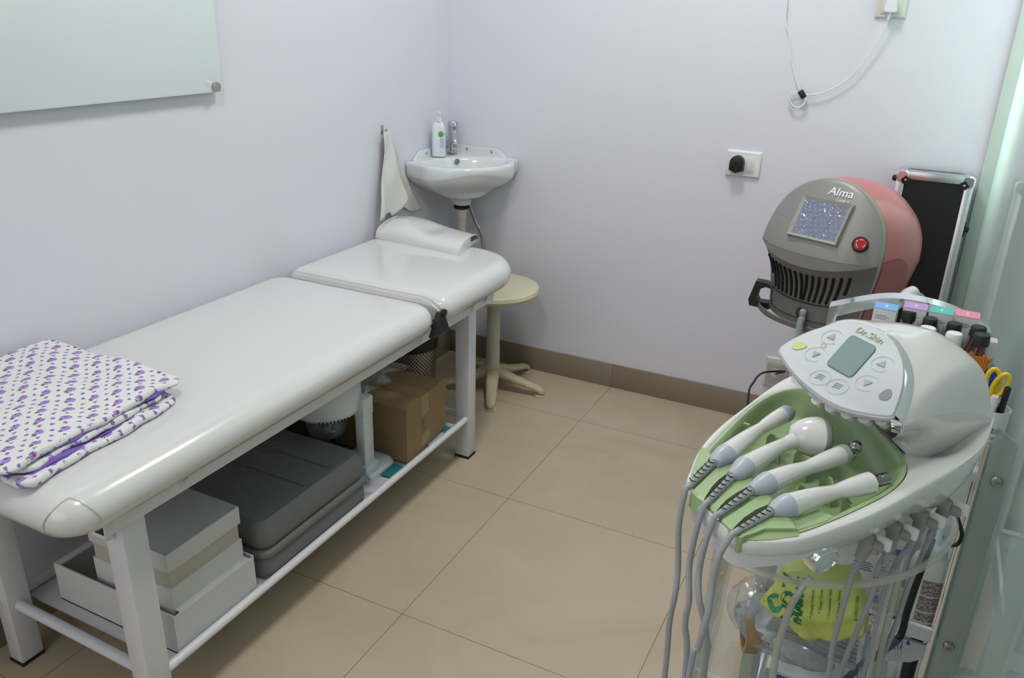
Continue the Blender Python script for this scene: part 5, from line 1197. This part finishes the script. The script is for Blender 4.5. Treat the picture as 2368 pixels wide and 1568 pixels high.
# chrome band behind the panel
bo_ = [(1925, 750), (1988, 740), (2028, 747), (2064, 766), (2090, 796), (2106, 829), (2111, 862), (2107, 900), (2098, 933), (2085, 968)]
bi_ = [(1930, 753), (1972, 746), (2006, 753), (2041, 767), (2065, 789), (2081, 815), (2091, 848), (2091, 881), (2084, 916), (2069, 958)]
A_o = cr_curve([PP(*p, -.008) for p in bo_], 6); A_i = cr_curve([PP(*p, -.001) for p in bi_], 6)
b = MB(); b.sheet([[p-PN*.010 for p in A_i], A_i, [a.lerp(c2, .5)+PN*.0010 for a, c2 in zip(A_i, A_o)], A_o, [p-PN*.012 for p in A_o]]); b.build('chrome_band', CHROME, r, ang=70)
b = MB(); e0 = PP(2082, 972, -.004); b.slab([PP(2060, 966, -.001), PP(2085, 970, -.003), PP(2080, 978, -.012), PP(2058, 974, -.010)], PN*-.006); b.build('band_end', CHROME, r)
# hood
NH = len(A_o); B_pts = [V((1.640, -1.900, RZ)), V((1.655, -1.845, RZ)), V((1.695, -1.800, RZ)), V((1.748, -1.778, RZ)), V((1.800, -1.785, RZ)), V((1.845, -1.815, RZ)), V((1.866, -1.852, RZ)), Z(2292, 975)]
B_c = cr_curve(B_pts, 12); 
def resample(c_, n):
    L_ = [0]
    for a, q in zip(c_, c_[1:]): L_.append(L_[-1]+(q-a).length)
    o = []
    for k in range(n):
        t = L_[-1]*k/(n-1); i = max(j for j in range(len(L_)) if L_[j] <= t+1e-12); i = min(i, len(c_)-2); o.append(c_[i].lerp(c_[i+1], (t-L_[i])/max(1e-9, L_[i+1]-L_[i])))
    return o
A_h = resample([p-PN*.002 for p in A_o], 48); B_h = resample(B_c, 48)
g = []
for i in range(25):
    s_ = i/24; row = []
    for j in range(48):
        a, q = A_h[j], B_h[j]; t = j/47
        tt = min(1, max(0, (t-.25)/.45)); full = tt*tt*(3-2*tt); mid = V((a.x+(q.x-a.x)*.58, a.y+(q.y-a.y)*.58, a.z+.030*full*1.0))
        m2 = V((q.x+(a.x-q.x)*.02, q.y+(a.y-q.y)*.02, RZ+(a.z-RZ)*(.62+.33*full)))
        if t > .84:
            k = ((t-.84)/.16)**1.5; mid.z -= .034*k; m2.z -= (m2.z-RZ)*.80*k
        row.append(a*(1-s_)**3+mid*3*s_*(1-s_)**2+m2*3*s_*s_*(1-s_)+q*s_**3)
    g.append(row)
b = MB(); b.sheet(g); last = [row[-1] for row in g]; first_ = [row[0] for row in g]
foot = resample(cr_curve([Z(2020, 976, RZ+.0005), Z(2050, 1004, RZ+.0005), Z(2085, 1040, RZ-.004), Z(2120, 1062, RZ-.016), Z(2170, 1052, RZ-.024), Z(2225, 1022, RZ-.020), Z(2265, 998, RZ-.010), V((last[-1].x, last[-1].y, RZ-.004))], 8), len(last))
wall_g = []
for i in range(9):
    k = i/8; wall_g.append([V((a_.x+(f_.x-a_.x)*k**1.6, a_.y+(f_.y-a_.y)*k**1.6, a_.z+(f_.z-a_.z)*(1-(1-k)**1.6))) for a_, f_ in zip(last, foot)])
b.sheet(wall_g); b.sheet([first_, [V((p.x, p.y, RZ-.005)) for p in first_]])
b.build('hood', SHELL, r, ang=60)
# neck under the panel
b = MB(); b.loft([[c_+(p-c_)*.55+MA*.03-PN*.010 for p in pts], [V(((c_+(p-c_)*.45).x+MA.x*.075, (c_+(p-c_)*.45).y+MA.y*.075, RZ-.010)) for p in pts]], True, True); b.build('neck', SHELL, r)
for (u, v) in ((1880, 918), (1912, 935), (1950, 950), (1990, 960), (2030, 965)):
    cc = PP(u+8, v-16, -.016); b = MB(); b.lathe([(.0055, -.010), (.007, -.006), (.007, .004)], cc, PN+MA*-.6, seg=14); b.build('lamp_cup', SHELL, r)
# magnifier knob and plug sockets on the near flank
k0, k1 = Z(1872, 1268, .925), on(1912, 1303, z=.905); ax = (AR*.38-AU*.50-AF*.78).normalized()
k1 = on(1913, 1300, z=.945); k0 = k1-ax*.0325
b = MB(); b.lathe([(.010, -.012), (.0125, .0), (.0165, .003), (.0165, .030), (.0155, .032), (.0135, .0325), (.0130, .030)], k0, ax, seg=32); kn = b.build('chrome_knob', CHROME, r)
b = MB(); b.lathe([(.0132, .0305), (.0130, .031), (.004, .0325), (0, .0326)], k0, ax, seg=28); b.build('knob_face', mat('pale_glass_face', (.50, .60, .58), .15, coat=.6), kn)
b = MB(); b.ball(k0+ax*.002+V((-.004, 0, .014)), .006); b.build('knob_stop', SHELL, r)

# ------------------------------------------------------------------ wands lying in the tray
def zp(x, y, z): return Z(*zz8(x, y), z)
def z6(x, y): return (x/2.728+1500, y/2.728+1150)
wands = []
def wand(lab, st0, st1, col, base, waist, head, rad, cable, plug, pc2, tipfn, n_=None):
    """st0, st1: strain relief ends; col: collar; base, waist, head: body stations"""
    r = empty('treatment_wand', zp(*base, RZ), lab, 'treatment wand', 'wands in the green tray')
    zb = RZ+.009; B0, Wt, H = zp(*base, zb), zp(*waist, zb-.001), zp(*head, zb-.002)
    S_0, S_1, Cc = zp(*st0, RZ+.006), zp(*st1, RZ+.008), zp(*col, zb)
    axis = [S_1, Cc, B0, Wt, H]
    stt = cr_curve([B0, B0.lerp(Wt, .5)+V((0, 0, .001)), Wt, H], 7); n = len(stt); rb, rw, rh = rad; rb *= 1.12; rw *= 1.05; rh *= 1.17
    rr_ = []
    for k in range(n):
        t = k/(n-1); rr_.append(rb*(1-t/.66)**.9*1.0+rw*(1-(1-t/.66)**.9) if t < .66 else rw+(rh-rw)*math.sin((t-.66)/.34*PI/2))
    d0 = (stt[1]-stt[0]).normalized(); b = MB(); b.tube(stt, rr_, 20); body = b.build('body', SHELL, r, ang=60)
    b = MB(); b.tube([stt[0]-d0*(B0-S_1).length*1.0+V((0, 0, 0)), S_1.lerp(B0, .35), S_1.lerp(B0, .75), B0+d0*.0005], [.0052, rb*.78, rb*.97, rb*1.01], 20); b.build('collar', COLLARG, r)
    # ribbed strain relief
    m_ = 26; pts2 = [S_1.lerp(S_0, k/m_) for k in range(m_+1)]; b = MB(); b.tube(pts2, [(.0046-.0012*k/m_)*(1.0 if k % 2 else .80) for k in range(m_+1)], 12); b.build('strain_relief', CABLEG, r)
    dr_ = (S_0-S_1).normalized(); b = MB()
    for k in range(6):
        pq = S_1.lerp(S_0, .08+.15*k); b.tube([pq+V((0, 0, .0046))+dr_.cross(V((0, 0, 1)))*.0035, pq+V((0, 0, .0050))+dr_*.003, pq+V((0, 0, .0042))-dr_.cross(V((0, 0, 1)))*.0035+dr_*.001], .0006, 5)
    b.build('relief_slots', RUBBER, r)
    tipfn(r, H, (H-stt[-3]).normalized(), rr_[-1])
    # cable: out of the relief, down in a loop below, back up to its plug
    y0 = S_0.y-.012; cpts = [S_0, S_0+dr_*.006-V((0, 0, .001))]
    for i, (x, y) in enumerate(cable): cpts.append(on(*z6(x, y), y=y0-.004*i if i < 2 else y0-.012))
    lowp = cpts[-1]; up_pts = [on(*z6(x, y), y=plug.y-.006) for x, y in pc2]
    e_ = up_pts[-1]; cpts += [V((lowp.x+.0, lowp.y+.004, .52)), V((lowp.x*.75+e_.x*.25, (lowp.y*.75+e_.y*.25), .43)), V((lowp.x*.25+e_.x*.75, (lowp.y*.25+e_.y*.75), .43)), V((e_.x, e_.y, .54))]
    cpts += up_pts[::-1]; cpts.append(plug)
    b = MB(); b.tube(cr_curve(cpts, 7), .0031, 10); b.build('cable', CABLEG, r)
    return r
def plugparts(r, pl, d):
    """angled plug seated in the flank: block, boot with ribs, white key"""
    d = d.normalized(); out_ = V((.75, -.55, -.15)).normalized(); b = MB()
    b.tube([pl-out_*.016+V((0, 0, .012)), pl+V((0, 0, .008)), pl+out_*.004], [.0085, .0095, .0075], 14); b.tube([pl+V((0, 0, .010)), pl, pl+d*.016], [.0075, .0075, .0060], 14); b.lathe([(.006, 0), (.006, .008), (.0045, .010), (0, .010)], pl+out_*.004+V((.004, 0, .006)), (1, -.3, 0), seg=16)
    b.build('plug', PLUGG, r)
    b = MB(); b.m = Matrix.Translation(pl+V((.016, -.002, .010))) @ Matrix.Rotation(math.radians(-30), 4, 'Z'); b.box((-.008, -.003, -.007), (.008, .003, .007), .002); b.build('release_tab', WCAP, r)
    b = MB(); m_ = 10; b.tube([pl+d*(.014+.0022*k) for k in range(m_)], [(.0055-.0002*k)*(1 if k % 2 else .72) for k in range(m_)], 12); b.build('plug_boot', CABLEG, r)
def tip_plain(r, H, d, rr):
    b = MB(); b.lathe([(rr*1.0, -.0015), (rr*1.0, .010), (rr*.8, .016), (rr*.5, .019), (0, .0195)], H, d, seg=24); b.build('tip', COLLARG, r); b = MB(); b.ball(H+d*.0195+V((.0, 0, .001)), .0018); b.build('tip_stud', BLACK, r)
def tip_mush(r, H, d, rr):
    e = V((.80, .42, -.10)).normalized(); c0 = H
    cc = zp(1225, 430, RZ+.010); b = MB(); b.lathe([(.0, -.024), (.0105, -.021), (.0165, -.014), (.0205, -.005), (.0225, .004), (.0228, .009)], cc, e, seg=32); b.tube([H-d*.01, H, cc-e*.006], [rr*.95, rr*1.05, rr*1.3], 18); b.build('round_head', SHELL, r)
    b = MB(); b.lathe([(.0226, .0085), (.0224, .013), (.019, .018), (.013, .020), (0, .0205)], cc, e, seg=32); b.build('head_ring', PLUGG, r)
    up = V((0, 0, 1)); s2 = e.cross(up).normalized(); u2 = s2.cross(e); b = MB()
    for k in range(6): b.ball(cc+e*.018+(s2*math.cos(k*PI/3+.3)+u2*math.sin(k*PI/3+.3))*.0155, .0024, 10)
    b.build('contact_stud', BLACK, r)
def tip_balls(r, H, d, rr):
    b = MB(); b.lathe([(rr, -.001), (rr*1.02, .004), (rr*.98, .008), (rr*.8, .0095), (0, .0097)], H, d, seg=24); b.build('tip_ring', mat('light_grey_plastic', (.42, .42, .41), .4), r)
    for (x, y, z, ra) in ((1636, 524, RZ+.016, .0074), (1594, 602, RZ+.004, .0062)):
        q_ = zp(x, y, z); b = MB(); b.tube([H+d*.008, q_], .0022, 8); b.ball(q_, ra, 22); b.build('steel_ball', DKSTEEL, r)
def tip_metal(r, H, d, rr):
    b = MB(); b.lathe([(rr*.98, -.001), (rr*.82, .004), (.0062, .007), (.0060, .010)], H, d, seg=24); b.lathe([(.0062, .010), (.0066, .012), (.0066, .024), (.0054, .026), (0, .0262)], H, d, seg=24); b.build('metal_tip', DKSTEEL, r)
def flank(u, v, z): return on(u, v, z=z)
pl4, pl3, pl2, pl1 = flank(2003, 1262, .915), flank(2065, 1237, .915), flank(2128, 1210, .915), flank(2182, 1182, .918)
w1 = wand('white wand with a plain grey tip, leftmost in the green tray', (120, 895), (345, 672), (440, 600), (470, 590), (790, 350), (975, 243), (.0102, .0062, .0085),
     [(190, 190), (185, 450), (165, 620), (130, 800), (100, 1140)], pl1, [(1800, 190), (1740, 330), (1640, 560), (1560, 800), (1500, 950), (1430, 1140)], tip_plain)
w2 = wand('white wand with a large mushroom head turned sideways', (290, 1035), (520, 800), (600, 730), (640, 705), (1000, 500), (1130, 455), (.0102, .0068, .0085),
     [(290, 250), (255, 450), (255, 650), (230, 800), (228, 1140)], pl2, [(1655, 290), (1560, 420), (1490, 600), (1440, 800), (1400, 980), (1350, 1140)], tip_mush)
w3 = wand('white wand ending in two dark steel balls', (390, 1145), (695, 925), (780, 880), (850, 850), (1210, 710), (1500, 600), (.0104, .0068, .0088),
     [(345, 330), (315, 500), (320, 650), (360, 850), (345, 1140)], pl3, [(1515, 330), (1455, 430), (1400, 640), (1290, 900), (1205, 1140)], tip_balls)
w4 = wand('white wand with a dark metal tip, nearest the camera in the tray', (545, 1305), (870, 1110), (950, 1070), (1035, 1055), (1470, 930), (1765, 850), (.0106, .0068, .0096),
     [(440, 380), (400, 560), (370, 750), (310, 950), (255, 1140)], pl4, [(1345, 360), (1290, 480), (1230, 680), (1180, 860), (1150, 1000), (1130, 1140)], tip_metal)
for w_, pl, (x, y) in ((w1, pl1, (1800, 190)), (w2, pl2, (1655, 290)), (w3, pl3, (1515, 330)), (w4, pl4, (1345, 360))):
    plugparts(w_, pl, on(*z6(x, y), y=pl.y-.006)-pl)

# ------------------------------------------------------------------ clear acrylic stand
AZ = .862
r = empty('acrylic_stand', (1.72, -2.0, 0), 'clear acrylic stand carrying the white tray machine', 'stand')
pz = [(1612, 1165), (1612, 1195), (1640, 1245), (1700, 1292), (1770, 1325), (1850, 1343), (1930, 1349), (2010, 1345), (2090, 1328), (2150, 1298), (2195, 1255), (2212, 1205)]
ring = [on(u, v, z=AZ) for u, v in pz]; ring += [V((1.845, -1.86, AZ)), V((1.80, -1.80, AZ)), V((1.73, -1.775, AZ)), V((1.66, -1.80, AZ)), V((1.61, -1.86, AZ)), V((1.585, -1.95, AZ))]
ring = cr_curve(ring, 5, closed=True); rc = sum(ring, V((0, 0, 0)))/len(ring); rs_ = lambda s_, z: [V((rc.x+(p.x-rc.x)*s_, rc.y+(p.y-rc.y)*s_, z)) for p in ring]
b = MB(); b.loft([rs_(.96, AZ-.006), rs_(.99, AZ-.006), rs_(.99, AZ), rs_(.96, AZ)], True, True); b.build('top_plate', CLEAR, r)
b = MB(); b.tube(rs_(.993, AZ-.003)+[rs_(.993, AZ-.003)[0]], .0042, 8, caps=False); b.build('polished_rim', ACRYEDGE, r)
def on2(u, v, y): return on(u, v, y=y)
# bent side sheets
L0 = [on(1700, 1300, z=AZ-.006), on(1697, 1380, y=-2.03), on(1690, 1470, y=-2.03), on(1640, 1600, y=-2.03)]
for sg, x0, x1 in ((-1, 1.600, 1.560), (1, 1.795, 1.805)):
    g = []
    for k in range(9):
        t = k/8; z = (AZ-.008)*(1-t)+.03*t; x = x0+(x1-x0)*t**1.5; g.append([V((x, -2.03, z)), V((x-sg*.004, -1.93, z)), V((x, -1.83, z))])
    b = MB(); b.sheet(g, .005, (sg, 0, 0)); b.build('side_sheet', CLEAR, r)
    b = MB(); b.tube([row[0]+V((sg*.0025, 0, 0)) for row in g], .0028, 6); b.build('sheet_edge', ACRYEDGE, r)
for zz_ in (.60, .22):
    b = MB(); b.prism([(1.585, -2.02), (1.845, -2.02), (1.845, -1.83), (1.585, -1.83)], zz_, zz_+.006); b.build('shelf', CLEAR, r)
    b = MB(); b.tube([(1.585, -2.022, zz_+.003), (1.845, -2.022, zz_+.003)], .0035, 4); b.tube([(1.583, -2.02, zz_+.003), (1.583, -1.83, zz_+.003)], .0035, 4); b.build('shelf_edge', ACRYEDGE, r)
# front bent tubes
TUBEM = clearmat('frosted_acrylic_rod', (.82, .84, .80), .25, .15, .50, (.66, .66, .60))
pa = [on(1875, 1335, y=-2.07), on(1855, 1360, y=-2.075), on(1830, 1400, y=-2.08), on(1812, 1450, y=-2.08), on(1795, 1510, y=-2.08), on(1785, 1590, y=-2.08)]
b = MB(); b.tube(cr_curve(pa, 6), .0042, 12); b.build('front_rod', TUBEM, r)
pa = [on(2078, 1335, y=-2.0), on(2068, 1380, y=-2.0), on(2050, 1450, y=-2.0), on(2035, 1520, y=-2.0), on(2022, 1600, y=-2.0)]
b = MB(); b.tube(cr_curve(pa, 6), .0040, 12); b.build('front_rod', TUBEM, r)
# green pharmacy bag
YB = -1.985
bagpx = [(1757, 1392), (1790, 1348), (1812, 1308), (1850, 1296), (1950, 1296), (1985, 1320), (2000, 1360), (2010, 1400), (2008, 1440), (1998, 1465), (1960, 1456), (1915, 1462), (1860, 1458), (1822, 1436), (1785, 1412)]
bpts = cr_curve([on(u, v, y=YB) for u, v in bagpx], 4, closed=True); bc_ = on(1900, 1385, y=YB)
def bagd(x, z):
    u_ = (x-bc_.x)/.06; v_ = (z-bc_.z)/.045; q = max(0, 1-u_*u_*.7-v_*v_*.6)
    fold = .0035*math.sin(9*u_+3*v_)*(.5-.5*v_)+.003*math.sin(5*u_-8*v_)+.004*abs(math.sin(6*math.atan2(v_+.9, u_-.2)))*max(0, .4-v_)
    return .030*q**.5+fold
r = empty('pharmacy_bag', bc_, 'yellow-green printed plastic bag on the acrylic stand shelf', 'bag')
b = MB(); rings = []
for s_ in (1, .93, .84, .74, .62, .5, .38, .26, .14, .03):
    rings.append([V((bc_.x+(p.x-bc_.x)*s_, YB-bagd(bc_.x+(p.x-bc_.x)*s_, bc_.z+(p.z-bc_.z)*s_)*(1 if s_ < 1 else .1), bc_.z+(p.z-bc_.z)*s_)) for p in bpts])
b.loft(rings, False, True); b.loft([rings[0], [V((bc_.x+(p.x-bc_.x)*.85, YB+.035, bc_.z+(p.z-bc_.z)*.85)) for p in bpts]], False, True); b.build('film', BAGG, r, ang=60)
def onbag(u0, v0, ang, flip=1):
    o_ = on(u0, v0, y=YB); ca, sa = math.cos(ang), math.sin(ang)
    def f(x, y, z):
        X = o_.x+x*ca-y*sa; Zz = o_.z+x*sa+y*ca; return V((X, YB-bagd(X, Zz)-.0006-max(z, 0), Zz))
    return f
for s_, sz, u, v, m in (('NOV', .030, 1836, 1362, DGREEN), ('PHARMAC', .013, 1856, 1362, DGREEN)):
    text('lettering', s_, sz, bc_, (1, 0, 0), (0, 0, 1), m, r, .0003, bold=.0006, fn=onbag(u, v, math.radians(96))).name = 'bag_lettering'
for s_, sz, u, v in (('* Quality Products', .0052, 1885, 1365), ('* Patient Care', .0055, 1905, 1360), ('* Computerised Billing', .0045, 1925, 1362), ('* Home Delivery', .0050, 1945, 1365), ('call 18001000', .006, 1985, 1385)):
    text('lettering', s_, sz, bc_, (1, 0, 0), (0, 0, 1), mat('green_small_print', (.10, .30, .06), .5) if 'green_small_print' not in bpy.data.materials else bpy.data.materials['green_small_print'], r, .0003, fn=onbag(u, v, math.radians(96))).name = 'bag_lettering'
b = MB(); f = onbag(1800, 1372, math.radians(80)); b.add([f(x, y, 0) for x, y in [(.016*math.cos(a), .011*math.sin(a)) for a in [2*PI*k/24*.75 for k in range(25)]]]+[f(x, y, .0) for x, y in [(.009*math.cos(a), .005*math.sin(a)) for a in [2*PI*k/24*.75 for k in range(25)]]], [(k, k+1, 26+k, 25+k) for k in range(24)]); b.build('swirl_mark', mat('sea_green_print', (.05, .30, .17), .5), r)
# wrapped roll below the bag
b = crumple(1.705, -1.935, .650, .074, .052, .040, 11, nu=40, nv=20)
r = empty('wrapped_bundle', (1.72, -1.95, .607), 'cable bundle wrapped in crumpled clear plastic under the green bag', 'bundle')
b.build('wrap', FILMG, r, ang=20)
b = MB()
for k in range(7):
    b.tube(cr_curve([V((1.665+.002*k, -1.955+.010*k, .640)), V((1.70, -1.965+.010*k, .660+.004*math.sin(k))), V((1.74, -1.962+.010*k, .650)), V((1.785, -1.95+.009*k, .632))], 6), .0045, 8)
b.build('cable_bundle', CABLEG, r)
b = MB(); b.lathe([(.026, 0), (.026, .018), (.019, .018), (.019, 0), (.026, 0)], (1.640, -1.960, .636), (1, .35, .0), seg=28, caps=False); o = b.build('tape_roll', TAPE, loc=(1.66, -1.98, .62)); tag(o, 'roll of brown tape at the left end of the acrylic shelf', 'tape')
b = crumple(1.640, -1.93, .662, .026, .035, .044, 4); o = b.build('clear_pouch', FILM, loc=(1.645, -1.96, .675), ang=20); tag(o, 'crumpled clear pouch left of the yellow-green bag', 'pouch')
# thick black cable in front of the trolley and a loop behind the stand
pa = [on(2128, 1322, y=-1.745), on(2112, 1370, y=-1.745), on(2096, 1420, y=-1.745), on(2082, 1470, y=-1.75), on(2050, 1500, y=-1.78), on(1990, 1540, y=-1.80), on(1930, 1590, y=-1.82)]
pa = [V((pa[0].x+.004, pa[0].y+.0, pa[0].z+.06))]+pa+[V((1.70, -1.78, .35)), V((1.66, -1.76, .02))]
b = MB(); b.tube(cr_curve(pa, 7), .0055, 10); o = b.build('black_cable', BLACK, loc=pa[2]); tag(o, 'thick black cable hanging in front of the trolley', 'cable')
pa = [on(2205, 1170, y=-1.79), on(2222, 1222, y=-1.79), on(2224, 1240, y=-1.79), on(2215, 1258, y=-1.79), on(2198, 1262, y=-1.79)]
b = MB(); b.tube(cr_curve(pa, 8), .0028, 8); o = b.build('black_cable', BLACK, loc=pa[2]); tag(o, 'small black cable loop beside the right end of the acrylic plate', 'cable')
